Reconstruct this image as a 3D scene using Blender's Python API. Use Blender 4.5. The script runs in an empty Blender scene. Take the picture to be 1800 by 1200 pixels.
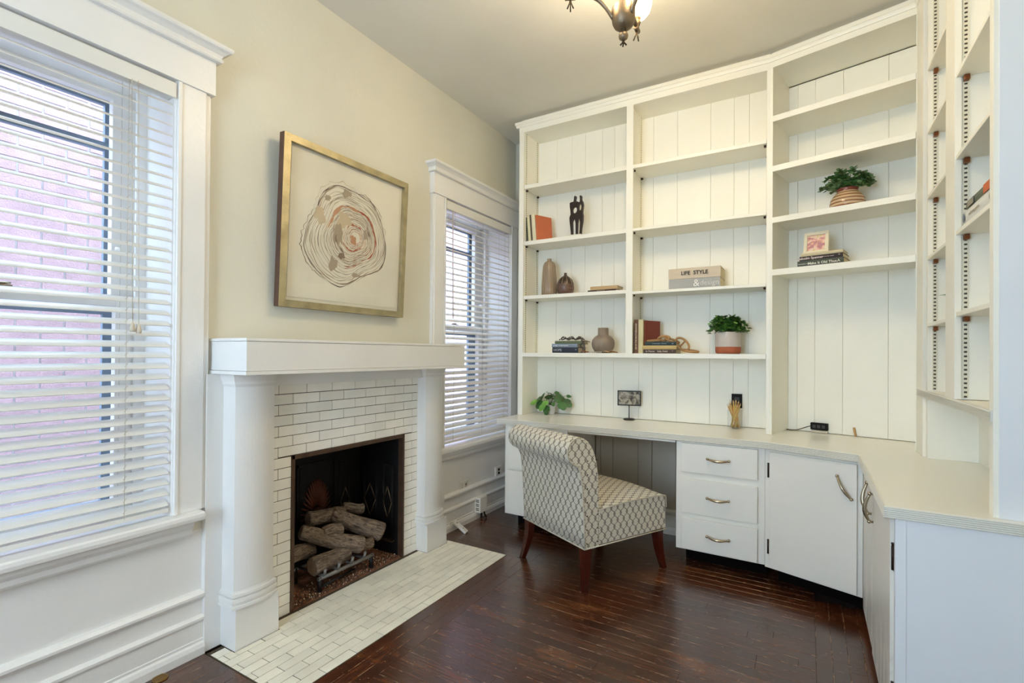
import bpy, bmesh, math, random
from mathutils import Vector, Matrix, noise
random.seed(7)
PI = math.pi
SC = bpy.context.scene
COL = SC.collection

# ------------------------------------------------------------------ camera
def setup_camera():
    T, P, R = .5389, .0061, .0072
    ct, st = math.cos(T), math.sin(T)
    fw = Vector((-st*math.cos(P), ct*math.cos(P), math.sin(P)))
    r0 = Vector((ct, st, 0)); u0 = Vector((st*math.sin(P), -ct*math.sin(P), math.cos(P)))
    c, s = math.cos(R), math.sin(R)
    rv = r0*c+u0*s; uv = u0*c-r0*s
    cd = bpy.data.cameras.new('camera'); cam = bpy.data.objects.new('camera', cd); COL.objects.link(cam)
    m = Matrix((rv, uv, -fw)).transposed().to_4x4(); m.translation = Vector((0, 0, 1.25))
    cam.matrix_world = m
    cd.sensor_width = 36; cd.lens = 870.7/1800*36; cd.shift_y = 16/1800; cd.clip_start = .05
    SC.camera = cam
setup_camera()

# ------------------------------------------------------------------ light
world = bpy.data.worlds.new('sky'); SC.world = world; world.use_nodes = True
bg = world.node_tree.nodes['Background']
bg.inputs[0].default_value = (.55, .76, 1.0, 1); bg.inputs[1].default_value = 11.0

def area(name, loc, rot, sx, sy, power, color):
    l = bpy.data.lights.new(name, 'AREA'); l.shape = 'RECTANGLE'; l.size = sx; l.size_y = sy
    l.energy = power; l.color = color
    o = bpy.data.objects.new(name, l); COL.objects.link(o); o.location = loc; o.rotation_euler = rot
    return o
def point(name, loc, power, color, r):
    l = bpy.data.lights.new(name, 'POINT'); l.energy = power; l.color = color; l.shadow_soft_size = r
    o = bpy.data.objects.new(name, l); COL.objects.link(o); o.location = loc
    return o
DAY = (.80, .88, 1.0)
# daylight of the tall window in the wall behind the camera
area('rear_window_light', (-1.1, -1.52, 1.45), (PI/2+.08, 0, 0), 1.1, 1.9, 9, (.88, .93, 1.0))
# added fill lamp in an invented opening of the right wall, behind the camera
area('added_fill_light', (.80, -.55, 1.0), (0, PI/2, 0), 1.8, 1.1, 14.5, (1.0, .97, .93))
# daylight falling through the two side windows
#area('side_window_light_a', (-2.62, .56, 1.5), (0, -PI/2, 0), 1.6, .8, 9, DAY)
#area('side_window_light_b', (-2.62, 3.13, 1.5), (0, -PI/2, 0), 1.6, .8, 9, DAY)
SC.view_settings.view_transform = 'Standard'; SC.view_settings.look = 'None'
SC.view_settings.exposure = 0.10; SC.view_settings.gamma = 1.0; SC.view_settings.use_curve_mapping = False
SC.cycles.use_denoising = True
SC.cycles.sample_clamp_indirect = 6.0
SC.cycles.max_bounces = 10; SC.cycles.transparent_max_bounces = 16; SC.cycles.diffuse_bounces = 6
SC.cycles.caustics_reflective = False; SC.cycles.caustics_refractive = False

# ------------------------------------------------------------------ materials
def lin(h):
    v = [int(h[i:i+2], 16)/255 for i in (0, 2, 4)]
    return tuple((x/12.92 if x <= .04045 else ((x+.055)/1.055)**2.4) for x in v)+(1,)
class NT:
    def __init__(s, name):
        s.m = bpy.data.materials.new(name); s.m.use_nodes = True; s.t = s.m.node_tree
        s.b = s.t.nodes['Principled BSDF']; s.out = s.t.nodes['Material Output']
    def n(s, typ, **kw):
        nd = s.t.nodes.new(typ)
        for k, v in kw.items(): setattr(nd, k, v)
        return nd
    def set(s, nd, **kw):
        for k, v in kw.items():
            k = k.replace('_', ' ')
            if isinstance(v, bpy.types.NodeSocket): s.t.links.new(v, nd.inputs[k])
            else: nd.inputs[k].default_value = v
        return nd
    def link(s, a, b): s.t.links.new(a, b)
    def math(s, op, a, b=None, c=None, clamp=False):
        nd = s.n('ShaderNodeMath', operation=op); nd.use_clamp = clamp
        for i, v in enumerate((a, b, c)):
            if v is None: continue
            if isinstance(v, bpy.types.NodeSocket): s.link(v, nd.inputs[i])
            else: nd.inputs[i].default_value = v
        return nd.outputs[0]
    def pos(s, kind='Object'):
        if kind == 'World': return s.n('ShaderNodeNewGeometry').outputs['Position']
        return s.n('ShaderNodeTexCoord').outputs[kind]
    def mapping(s, v, scale=(1, 1, 1), loc=(0, 0, 0), rot=(0, 0, 0)):
        m = s.n('ShaderNodeMapping'); s.link(v, m.inputs[0])
        m.inputs['Scale'].default_value = scale
        if isinstance(loc, bpy.types.NodeSocket): s.link(loc, m.inputs['Location'])
        else: m.inputs['Location'].default_value = loc
        m.inputs['Rotation'].default_value = rot
        return m.outputs[0]
    def noise(s, v, scale, detail=3, rough=.5, dist=0):
        nd = s.n('ShaderNodeTexNoise'); s.link(v, nd.inputs['Vector'])
        nd.inputs['Scale'].default_value = scale; nd.inputs['Detail'].default_value = detail
        nd.inputs['Roughness'].default_value = rough; nd.inputs['Distortion'].default_value = dist
        return nd.outputs['Fac']
    def ramp(s, v, stops, interp='LINEAR'):
        r = s.n('ShaderNodeValToRGB'); s.link(v, r.inputs[0]); r.color_ramp.interpolation = interp
        e = r.color_ramp.elements
        while len(e) < len(stops): e.new(.5)
        for i, (p, c) in enumerate(stops): e[i].position = p; e[i].color = c
        return r.outputs['Color']
    def mix(s, f, a, b, mode='MIX'):
        m = s.n('ShaderNodeMix', data_type='RGBA', blend_type=mode)
        for k, v in ((0, f), (6, a), (7, b)):
            if isinstance(v, bpy.types.NodeSocket): s.link(v, m.inputs[k])
            else: m.inputs[k].default_value = v
        return m.outputs[2]
    def bump(s, h, strength, dist=.01):
        b = s.n('ShaderNodeBump'); b.inputs['Strength'].default_value = strength; b.inputs['Distance'].default_value = dist
        s.link(h, b.inputs['Height']); s.link(b.outputs[0], s.b.inputs['Normal'])
def paint(name, col, rough=.45, bump=.15, scale=18, var=.05, metallic=0, spec=.5, rand=0, bdist=.01):
    k = NT(name); v = k.pos('World')
    n1 = k.noise(v, scale*.25, 3); n2 = k.noise(v, scale*4, 4)
    c = lin(col)
    dark = tuple(x*(1-var*2) for x in c[:3])+(1,); light = tuple(min(1, x*(1+var)) for x in c[:3])+(1,)
    cc = k.ramp(n1, [(.3, dark), (.7, light)])
    if rand:
        oi = k.n('ShaderNodeObjectInfo')
        f = k.math('MULTIPLY_ADD', oi.outputs['Random'], rand, 1-rand/2)
        cb = k.n('ShaderNodeCombineColor'); [k.link(f, cb.inputs[i]) for i in range(3)]
        cc = k.mix(1.0, cc, cb.outputs[0], 'MULTIPLY')
    k.link(cc, k.b.inputs['Base Color'])
    k.b.inputs['Roughness'].default_value = rough; k.b.inputs['Metallic'].default_value = metallic
    k.b.inputs['Specular IOR Level'].default_value = spec
    if bump: k.bump(n2, bump, bdist)
    return k.m
M = {}
M['wall'] = paint('cream_wall_paint', 'D6D3C4', .55, .12, 10, .02)
M['ceil'] = paint('ceiling_paint', 'DFDBD0', .7, .08, 10, .02)
M['trim'] = paint('white_trim_paint', 'E6E4E0', .32, .12, 14, .015)
M['shelf'] = paint('white_bookcase_paint', 'F2EFE2', .38, .08, 12, .015)
M['plank'] = paint('bookcase_back_paint', 'F4F1E4', .45, .1, 12, .015, rand=.03)
M['knee'] = paint('shade_toned_board_paint', 'BEB4A4', .5, .1, 12, .03, rand=.04)  # board colour darkened to stand in for the shade under the desk
M['cab'] = paint('cabinet_paint', 'F0ECE2', .36, .02, 12, .015)
M['door_in'] = paint('end_panel_paint', 'E6E8EC', .4, .06, 8, .015)
M['laminate'] = paint('counter_laminate', 'ECEADF', .22, .0, 10, .006)
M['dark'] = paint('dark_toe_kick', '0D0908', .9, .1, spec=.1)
M['metal_edge'] = paint('edge_trim_grey', 'DDDBD2', .3, .02, 12, .01)
M['brass'] = paint('aged_nickel', 'B8AC94', .25, .05, 30, .06, metallic=1)
M['hinge'] = paint('dark_bronze_hinge', '35251B', .45, .3, 60, .2, metallic=.6)
M['copper'] = paint('copper_clip', '8A5230', .35, .1, 60, .1, metallic=.7)
M['black'] = paint('black_plastic', '120E0D', .6, .05, spec=.2)
M['white_pl'] = paint('white_plastic', 'E6E2D8', .35, .02)
M['slat'] = None
M['terra'] = paint('terracotta', 'A85C3E', .7, .2, 40, .05)
M['pot_w'] = paint('white_glazed_pot', 'CFC6BE', .25, .15, 30, .06)
M['tile'] = paint('crackled_white_tile', 'F4F1E8', .28, .12, 30, .03, rand=.08)
M['htile'] = paint('worn_hearth_tile', 'F0EAD8', .5, .2, 30, .05, rand=.1)
M['grout'] = paint('dark_grout', '4A3C2C', .9, .4, 60, .2)
M['hgrout'] = paint('hearth_grout', '4E3F2C', .9, .4, 60, .2)
M['iron'] = paint('black_cast_iron', '120F0F', .5, .3, 50, .2, metallic=.3)
M['iron_brass'] = paint('worn_brass_line', '6E5E48', .4, .2, 50, .2, metallic=.8)
M['rust'] = paint('rusty_heated_iron', '5A2E1C', .65, .3, 20, .5, metallic=.2)
M['fframe'] = paint('brown_metal_frame', '5A4334', .45, .2, 60, .15, metallic=.5)
M['grate'] = paint('grey_grate_iron', '86827F', .5, .3, 60, .15, metallic=.5)
M['ash'] = paint('ash_sand', '8A5B42', .95, .8, 60, .3)
M['cinder'] = paint('cinder_granules', '6A5546', .9, .5, 200, .5, rand=.5)
M['mortar'] = paint('exterior_mortar', 'AFA7AB', .9, .4, 40, .1)
M['brick'] = paint('pink_painted_brick', 'A98A8F', .85, .5, 30, .08, rand=.1)
M['ext'] = paint('exterior_render', 'C9C9C9', .9, .2)
M['storm'] = paint('slate_storm_frame', '7C8EA2', .5, .1)
M['cord'] = paint('blind_cord', 'C8BCA8', .8, 0)
M['bronze'] = paint('chandelier_bronze', '8A7862', .42, .15, 60, .12, metallic=.75)
M['bronze_d'] = paint('chandelier_dark', '4A3D30', .45, .1, 60, .1, metallic=.7)
M['goldframe'] = paint('champagne_gilt', 'B8AB86', .36, .25, 50, .12, metallic=.7)
M['framedark'] = paint('frame_side_brown', '55392C', .5, .15, 40, .1)
M['mat_board'] = paint('art_paper', 'E4DECB', .8, .02, 20, .01)
M['leg'] = paint('cherry_leg', '48190F', .22, .06, 30, .15)
M['leather_text'] = paint('white_ink', 'E8E4DA', .6, 0)
M['pages'] = paint('book_pages', 'D8CCAC', .8, .3, 120, .05)
M['soil'] = paint('dark_soil', '2A2018', .95, .5, 60, .2)
M['stem'] = paint('green_stem', '4C5A30', .6, .1)
M['leaf_d'] = paint('deep_green_leaf', '3F7036', .4, .15, 60, .25, rand=.4)
M['leaf_b'] = paint('bright_green_leaf', '78B04E', .42, .15, 60, .2, rand=.3)
M['leaf_s'] = paint('sage_leaf', '7B9C6A', .55, .15, 60, .25)
M['floorbase'] = paint('sub_floor', '2A1710', .8, .2)
M['dust'] = paint('worn_joint_dust', '6A4A30', .9, .2, 60, .3)

def wood_floor(name, worn_edges):
    k = NT(name)
    oi = k.n('ShaderNodeObjectInfo')
    off = k.n('ShaderNodeCombineXYZ')
    for i, s_ in enumerate((7., 13., 5.)): k.link(k.math('MULTIPLY', oi.outputs['Random'], s_), off.inputs[i])
    o = k.pos('Object')
    v = k.mapping(o, (1, 1, 1), off.outputs[0])
    w = k.pos('World')
    grain = k.noise(k.mapping(v, (3, 60, 10)), 2.2, 5, .6, .3)
    fine = k.noise(k.mapping(v, (6, 240, 10)), 3, 3, .6)
    patch = k.noise(k.mapping(w, (1.5, 4, 1)), 1.1, 4, .6)
    c = k.ramp(grain, [(.25, lin('2A140C')), (.5, lin('462415')), (.75, lin('653A22'))])
    tint = k.math('MULTIPLY_ADD', oi.outputs['Random'], .5, .75)
    cb = k.n('ShaderNodeCombineColor'); [k.link(tint, cb.inputs[i]) for i in range(3)]
    c = k.mix(1.0, c, cb.outputs[0], 'MULTIPLY')
    worn = k.ramp(patch, [(.56, (0, 0, 0, 1)), (.72, (1, 1, 1, 1))])
    c = k.mix(k.math('MULTIPLY', worn, .65), c, lin('86522C'))
    scr = k.ramp(k.noise(k.mapping(v, (5, 140, 10)), 4, 4, .7), [(.66, (0, 0, 0, 1)), (.72, (1, 1, 1, 1))])
    c = k.mix(k.math('MULTIPLY', scr, k.math('MULTIPLY_ADD', patch, .9, -.1)), c, lin('A98A64'))
    so = k.n('ShaderNodeSeparateXYZ'); k.link(o, so.inputs[0])
    edge = k.math('GREATER_THAN', k.math('ABSOLUTE', so.outputs[1]), .0268)
    en = k.ramp(k.noise(k.mapping(v, (9, 1, 1)), 2.2, 4, .7), [(.5, (0, 0, 0, 1)), (.62, (1, 1, 1, 1))])
    c = k.mix(k.math('MULTIPLY', k.math('MULTIPLY', edge, en), worn_edges), c, lin('B59A78'))
    sn = k.noise(k.mapping(w, (1, 1, 1)), 95, 2, .5)
    c = k.mix(k.math('MULTIPLY', k.ramp(sn, [(.71, (0, 0, 0, 1)), (.74, (1, 1, 1, 1))]), k.ramp(patch, [(.42, (0, 0, 0, 1)), (.6, (1, 1, 1, 1))])), c, lin('C0A480'))
    k.link(c, k.b.inputs['Base Color'])
    r = k.ramp(k.noise(k.mapping(w, (3, 8, 1)), 3, 4), [(.3, (.15, .15, .15, 1)), (.75, (.30, .30, .30, 1))])
    k.link(r, k.b.inputs['Roughness'])
    k.b.inputs['Specular IOR Level'].default_value = .5
    k.b.inputs['Coat Weight'].default_value = .6; k.b.inputs['Coat Roughness'].default_value = .17
    h = k.math('ADD', k.math('MULTIPLY', fine, .4), k.math('MULTIPLY', k.noise(k.mapping(w, (6, 30, 1)), 2, 3), .5))
    k.bump(h, .3, .003)
    return k.m
M['floor'] = wood_floor('dark_varnished_oak', .75)
M['floor_far'] = wood_floor('dark_varnished_oak_unworn', 0.0)

def slat_mat():
    k = NT('white_faux_wood_slat')
    d = k.n('ShaderNodeBsdfTranslucent'); d.inputs[0].default_value = lin('E8E8E8')
    k.b.inputs['Base Color'].default_value = lin('E9E7E0'); k.b.inputs['Roughness'].default_value = .35
    mx = k.n('ShaderNodeMixShader'); mx.inputs[0].default_value = .12
    k.link(k.b.outputs[0], mx.inputs[1]); k.link(d.outputs[0], mx.inputs[2]); k.link(mx.outputs[0], k.out.inputs[0])
    return k.m
M['slat'] = slat_mat()

def glass_mat(name, tint=(1, 1, 1, 1), rough=0.0):
    k = NT(name)
    t = k.n('ShaderNodeBsdfTransparent'); t.inputs[0].default_value = tint
    g = k.n('ShaderNodeBsdfGlossy'); g.inputs['Roughness'].default_value = rough
    f = k.n('ShaderNodeFresnel'); f.inputs[0].default_value = 1.45
    bf = k.n('ShaderNodeNewGeometry').outputs['Backfacing']
    fac = k.math('MULTIPLY', f.outputs[0], k.math('SUBTRACT', 1.0, bf))
    mx = k.n('ShaderNodeMixShader'); k.link(fac, mx.inputs[0])
    k.link(t.outputs[0], mx.inputs[1]); k.link(g.outputs[0], mx.inputs[2]); k.link(mx.outputs[0], k.out.inputs[0])
    return k.m
M['glass'] = glass_mat('clear_window_glass')
M['cupglass'] = glass_mat('clear_cup_glass', (.985, .99, .99, 1))

def shade_mat():
    k = NT('frosted_lamp_shade')
    k.b.inputs['Base Color'].default_value = lin('F2E8C8'); k.b.inputs['Roughness'].default_value = .4
    k.b.inputs['Emission Color'].default_value = (1, .9, .62, 1); k.b.inputs['Emission Strength'].default_value = 1.6
    t = k.n('ShaderNodeBsdfTransparent'); t.inputs[0].default_value = (1, .95, .85, 1)
    mx = k.n('ShaderNodeMixShader'); mx.inputs[0].default_value = .55
    k.link(k.b.outputs[0], mx.inputs[1]); k.link(t.outputs[0], mx.inputs[2]); k.link(mx.outputs[0], k.out.inputs[0])
    return k.m
M['shade'] = shade_mat()
def bulb_mat():
    k = NT('glowing_bulb'); k.b.inputs['Emission Color'].default_value = (1, .88, .6, 1); k.b.inputs['Emission Strength'].default_value = 6
    return k.m
M['bulb'] = bulb_mat()

def fabric_mat():
    k = NT('ogee_print_fabric')
    uv = k.n('ShaderNodeTexCoord').outputs['UV']
    sp = k.n('ShaderNodeSeparateXYZ'); k.link(uv, sp.inputs[0])
    u, v = sp.outputs[0], sp.outputs[1]
    W, P = .046, .070
    un = k.math('DIVIDE', u, W)
    s = k.math('MULTIPLY', k.math('COSINE', k.math('MULTIPLY', v, 2*PI/P)), .35)
    def line(expr, t0, t1):
        f = k.math('FRACT', expr); d = k.math('ABSOLUTE', k.math('SUBTRACT', f, .5)); d = k.math('SUBTRACT', .5, d)
        mr = k.n('ShaderNodeMapRange'); mr.interpolation_type = 'SMOOTHSTEP'
        k.link(d, mr.inputs[0]); mr.inputs[1].default_value = t0; mr.inputs[2].default_value = t1
        mr.inputs[3].default_value = 1; mr.inputs[4].default_value = 0
        return mr.outputs[0]
    a = line(k.math('SUBTRACT', un, s), .05, .10)
    b = line(k.math('ADD', k.math('ADD', un, .5), s), .05, .10)
    m = k.math('MAXIMUM', a, b)
    nz = k.noise(k.mapping(uv, (1, 1, 1)), 260, 2)
    m = k.math('MULTIPLY', m, k.math('MULTIPLY_ADD', nz, .5, .62), clamp=True)
    base = k.ramp(nz, [(.3, lin('CFC6B2')), (.7, lin('DDD5C3'))])
    c = k.mix(m, base, lin('5F5346'))
    k.link(c, k.b.inputs['Base Color']); k.b.inputs['Roughness'].default_value = .85
    k.b.inputs['Sheen Weight'].default_value = .2
    k.bump(k.noise(uv, 900, 2), .25, .002)
    return k.m
M['fabric'] = fabric_mat()

def bark_mat():
    k = NT('ceramic_log_bark'); v = k.mapping(k.pos('UV'), (1, .22, 1))
    n = k.noise(v, 70, 5, .62, 1.6)
    c = k.ramp(n, [(.3, lin('2E2723')), (.45, lin('6E5D50')), (.6, lin('93806D')), (.8, lin('A8967F'))])
    k.link(c, k.b.inputs['Base Color']); k.b.inputs['Roughness'].default_value = .9
    k.bump(n, 1.0, .012)
    return k.m
M['bark'] = bark_mat()
M['logend'] = paint('log_cut_end', '8A6E55', .9, .5, 60, .2)

def strip_mat():
    # white steel standard, the row of punched slots is too fine to model
    k = NT('slotted_shelf_standard'); v = k.pos('Object')
    sp = k.n('ShaderNodeSeparateXYZ'); k.link(v, sp.inputs[0])
    fz = k.math('FRACT', k.math('DIVIDE', sp.outputs[2], .0165))
    a = k.math('LESS_THAN', fz, .42)
    b = k.math('LESS_THAN', k.math('ABSOLUTE', sp.outputs[0]), .0045)
    m = k.math('MULTIPLY', a, b)
    c = k.mix(m, lin('DDD8C4'), lin('3A3328'))
    k.link(c, k.b.inputs['Base Color']); k.b.inputs['Roughness'].default_value = .4
    return k.m
M['strip'] = strip_mat()

def scuffed():
    k = NT('scuffed_cabinet_paint'); w = k.pos('World')
    n = k.noise(k.mapping(w, (1, 9, 2)), 3.0, 5, .65, .5)
    sp = k.n('ShaderNodeSeparateXYZ'); k.link(w, sp.inputs[0])
    hi = k.n('ShaderNodeMapRange'); k.link(sp.outputs[2], hi.inputs[0]); hi.inputs[1].default_value = .1; hi.inputs[2].default_value = .46; hi.inputs[3].default_value = 1; hi.inputs[4].default_value = 0
    m = k.math('MULTIPLY', k.ramp(n, [(.42, (0, 0, 0, 1)), (.62, (1, 1, 1, 1))]), hi.outputs[0])
    c = k.mix(k.math('MULTIPLY', m, .55), lin('ECE8DE'), lin('8E8A84'))
    k.link(c, k.b.inputs['Base Color']); k.b.inputs['Roughness'].default_value = .38
    return k.m
M['scuff'] = scuffed()

def ribbed(name, c1, c2, axis_scale, kind='Z'):
    k = NT(name); v = k.pos('Object'); sp = k.n('ShaderNodeSeparateXYZ'); k.link(v, sp.inputs[0])
    f = k.math('FRACT', k.math('MULTIPLY', sp.outputs[2], axis_scale))
    m = k.ramp(f, [(.0, lin(c2)), (.25, lin(c1)), (.6, lin(c1)), (.78, lin(c2))])
    k.link(m, k.b.inputs['Base Color']); k.b.inputs['Roughness'].default_value = .25
    return k.m
_flat = {}
def flat(hexc, rough=.6, metallic=0):
    key = (hexc, rough, metallic)
    if key not in _flat: _flat[key] = paint('tone_'+hexc.lower(), hexc, rough, .05, 20, .03, metallic)
    return _flat[key]

# ------------------------------------------------------------------ mesh helpers
WM = {}     # world matrices
def W(o): return WM.get(o.name, Matrix.Identity(4))
def tag(o, label=None, cat=None, group=None, kind=None):
    if label: o['label'] = label
    if cat: o['category'] = cat
    if group: o['group'] = group
    if kind: o['kind'] = kind
    return o
def thing(name, label, cat, loc=(0, 0, 0), rz=0, group=None, kind=None):
    o = bpy.data.objects.new(name, None); COL.objects.link(o); o.empty_display_size = .05
    o.location = loc; o.rotation_euler = (0, 0, rz)
    WM[o.name] = Matrix.Translation(loc) @ Matrix.Rotation(rz, 4, 'Z')
    return tag(o, label, cat, group, kind)
def struct_root(name, loc=(0, 0, 0)):
    return thing(name, None, None, loc, kind='structure')
class MB:
    def __init__(s): s.v = []; s.f = []; s.mi = []; s.mat = 0; s.sm = []; s.uv = {}
    def add(s, vs, fs, smooth=False, uvs=None):
        b = len(s.v); s.v += [Vector(v) for v in vs]
        for i, f in enumerate(fs):
            if uvs: s.uv[len(s.f)] = uvs[i]
            s.f.append([b+j for j in f]); s.mi.append(s.mat); s.sm.append(smooth)
        return s
    def box(s, x0, x1, y0, y1, z0, z1):
        x0, x1 = min(x0, x1), max(x0, x1); y0, y1 = min(y0, y1), max(y0, y1); z0, z1 = min(z0, z1), max(z0, z1)
        vs = [(x, y, z) for z in (z0, z1) for y in (y0, y1) for x in (x0, x1)]
        return s.add(vs, [(0, 2, 3, 1), (4, 5, 7, 6), (0, 1, 5, 4), (2, 6, 7, 3), (0, 4, 6, 2), (1, 3, 7, 5)])
    def obox(s, mat, x0, x1, y0, y1, z0, z1):
        n = len(s.v); s.box(x0, x1, y0, y1, z0, z1)
        for i in range(n, len(s.v)): s.v[i] = mat @ s.v[i]
        return s
    def prism(s, poly, z0, z1, mat=None, smooth=False):
        n = len(poly); vs = [(x, y, z0) for x, y in poly]+[(x, y, z1) for x, y in poly]
        a = sum(poly[i][0]*poly[(i+1) % n][1]-poly[(i+1) % n][0]*poly[i][1] for i in range(n))
        idx = list(range(n)) if a > 0 else list(range(n))[::-1]
        fs = [tuple(idx[::-1]), tuple(i+n for i in idx)]
        sides = [(idx[i], idx[(i+1) % n], idx[(i+1) % n]+n, idx[i]+n) for i in range(n)]
        b = len(s.v)
        if mat: vs = [mat @ Vector(v) for v in vs]
        s.add(vs, fs); s.add([], []) 
        for f in sides: s.f.append([b+j for j in f]); s.mi.append(s.mat); s.sm.append(smooth)
        return s
    def tube(s, pts, r, seg=10, caps=True):
        pts = [Vector(p) for p in pts]; n = len(pts)
        rs = r if isinstance(r, (list, tuple)) else [r]*n
        up = None; rings = []
        for i, p in enumerate(pts):
            d = (pts[min(i+1, n-1)]-pts[max(i-1, 0)]).normalized()
            if up is None: up = d.orthogonal().normalized()
            up = (up-d*up.dot(d)).normalized(); w = d.cross(up)
            rings.append([p+(up*math.cos(a)+w*math.sin(a))*rs[i] for a in [2*PI*j/seg for j in range(seg)]])
        vs = [v for rg in rings for v in rg]
        fs = [(i*seg+j, i*seg+(j+1) % seg, (i+1)*seg+(j+1) % seg, (i+1)*seg+j) for i in range(n-1) for j in range(seg)]
        s.add(vs, fs, True)
        if caps:
            b = len(s.v)-len(vs)
            s.f.append([b+j for j in range(seg)][::-1]); s.mi.append(s.mat); s.sm.append(False)
            s.f.append([b+(n-1)*seg+j for j in range(seg)]); s.mi.append(s.mat); s.sm.append(False)
        return s
    def lathe(s, prof, cx=0, cy=0, seg=32, cz=0, wob=None):
        n = len(prof); vs = []
        for i, (r, z) in enumerate(prof):
            for j in range(seg):
                a = 2*PI*j/seg; rr = r*(wob(a, z) if wob else 1)
                vs.append((cx+rr*math.cos(a), cy+rr*math.sin(a), cz+z))
        fs = [(i*seg+j, i*seg+(j+1) % seg, (i+1)*seg+(j+1) % seg, (i+1)*seg+j) for i in range(n-1) for j in range(seg)]
        s.add(vs, fs, True); b = len(s.v)-len(vs)
        if prof[0][0] > 1e-5: s.f.append([b+j for j in range(seg)][::-1]); s.mi.append(s.mat); s.sm.append(False)
        if prof[-1][0] > 1e-5: s.f.append([b+(n-1)*seg+j for j in range(seg)]); s.mi.append(s.mat); s.sm.append(False)
        return s
    def sweep(s, path, prof, side=1, caps=True, closed_prof=True):
        # path: plan points; prof: (outward, z); outward is to the right of travel when side=1
        P = [Vector((p[0], p[1])) for p in path]; n = len(P); m = len(prof); offs = []
        for i in range(n):
            ds = []
            if i > 0: ds.append((P[i]-P[i-1]).normalized())
            if i < n-1: ds.append((P[i+1]-P[i]).normalized())
            ns = [Vector((d.y, -d.x))*side for d in ds]
            if len(ns) == 1: o = ns[0]
            else:
                o = (ns[0]+ns[1]); o = o/o.length; o = o/max(.3, o.dot(ns[0]))
            offs.append(o)
        vs = [(P[i].x+offs[i].x*a, P[i].y+offs[i].y*a, z) for i in range(n) for a, z in prof]
        rng = range(m) if closed_prof else range(m-1)
        fs = [(i*m+j, i*m+(j+1) % m, (i+1)*m+(j+1) % m, (i+1)*m+j) for i in range(n-1) for j in rng]
        s.add(vs, fs); b = len(s.v)-len(vs)
        if caps and closed_prof:
            s.f.append([b+j for j in range(m)][::-1]); s.mi.append(s.mat); s.sm.append(False)
            s.f.append([b+(n-1)*m+j for j in range(m)]); s.mi.append(s.mat); s.sm.append(False)
        return s
    def build(s, name, mats, parent=None, bevel=0, label=None, fix=True, origin=None, sub=0, kind=None, crease=None):
        me = bpy.data.meshes.new(name)
        inv = W(parent).inverted() if parent else Matrix.Identity(4)
        o = bpy.data.objects.new(name, me); COL.objects.link(o)
        if origin is not None:
            O = Matrix.Translation(origin); WM[o.name] = O.copy(); loc = inv @ O; o.matrix_local = loc; tf = O.inverted()
        else:
            WM[o.name] = W(parent).copy() if parent else Matrix.Identity(4); tf = inv
        if parent: o.parent = parent
        if origin is not None: o.matrix_local = loc
        me.from_pydata([tf @ v for v in s.v], [], s.f)
        if not isinstance(mats, (list, tuple)): mats = [mats]
        for m in mats: me.materials.append(m)
        for i, p in enumerate(me.polygons): p.material_index = s.mi[i]; p.use_smooth = s.sm[i]
        if s.uv:
            ul = me.uv_layers.new(name='UVMap')
            for fi, us in s.uv.items():
                p = me.polygons[fi]
                for k, li in enumerate(p.loop_indices): ul.data[li].uv = us[k]
        if fix:
            bm = bmesh.new(); bm.from_mesh(me); bmesh.ops.recalc_face_normals(bm, faces=bm.faces)
            if bevel:
                es = [e for e in bm.edges if len(e.link_faces) == 2 and e.calc_face_angle(0) > .6]
                bmesh.ops.bevel(bm, geom=es, offset=bevel, segments=2, affect='EDGES', clamp_overlap=True, profile=.6)
            bm.to_mesh(me); bm.free()
        if sub:
            md = o.modifiers.new('smooth', 'SUBSURF'); md.levels = sub; md.render_levels = sub
        if label: o['label'] = label
        if kind: o['kind'] = kind
        return o
def inst(name, mesh, parent, mw, label=None):
    o = bpy.data.objects.new(name, mesh); COL.objects.link(o)
    if parent: o.parent = parent; o.matrix_local = W(parent).inverted() @ mw
    else: o.matrix_world = mw
    WM[o.name] = mw.copy()
    if label: o['label'] = label
    return o
_bc = {}
def boxmesh(dx, dy, dz, mat, bevel=.0, key=''):
    k = (round(dx, 4), round(dy, 4), round(dz, 4), mat.name, bevel, key)
    if k not in _bc:
        mb = MB(); mb.box(-dx/2, dx/2, -dy/2, dy/2, -dz/2, dz/2)
        me = bpy.data.meshes.new('piece'); me.from_pydata(mb.v, [], mb.f); me.materials.append(mat)
        if bevel:
            bm = bmesh.new(); bm.from_mesh(me)
            bmesh.ops.bevel(bm, geom=bm.edges[:], offset=bevel, segments=1, affect='EDGES'); bm.to_mesh(me); bm.free()
        _bc[k] = me
    return _bc[k]
def piece(name, parent, mat, x0, x1, y0, y1, z0, z1, bevel=0, jit=0):
    me = boxmesh(abs(x1-x0), abs(y1-y0), abs(z1-z0), mat, bevel)
    mw = Matrix.Translation(((x0+x1)/2, (y0+y1)/2, (z0+z1)/2))
    if jit: mw = mw @ Matrix.Rotation(random.uniform(-jit, jit), 4, 'X') @ Matrix.Rotation(random.uniform(-jit, jit), 4, 'Y') @ Matrix.Rotation(random.uniform(-jit, jit), 4, 'Z')
    return inst(name, me, parent, mw)
def text(name, body, size, mw, mat, parent, extrude=.0004, bold=0, align='CENTER', sx=1):
    cu = bpy.data.curves.new(name, 'FONT'); cu.body = body; cu.size = size; cu.extrude = extrude; cu.offset = bold
    cu.align_x = align; cu.align_y = 'CENTER'; cu.resolution_u = 3
    tmp = bpy.data.objects.new('tmp', cu); COL.objects.link(tmp)
    bpy.context.view_layer.update()
    me = bpy.data.meshes.new_from_object(tmp.evaluated_get(bpy.context.evaluated_depsgraph_get()))
    bpy.data.objects.remove(tmp); me.materials.clear(); me.materials.append(mat)
    return inst(name, me, parent, mw @ Matrix.Diagonal((sx, 1, 1, 1)))
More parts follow.
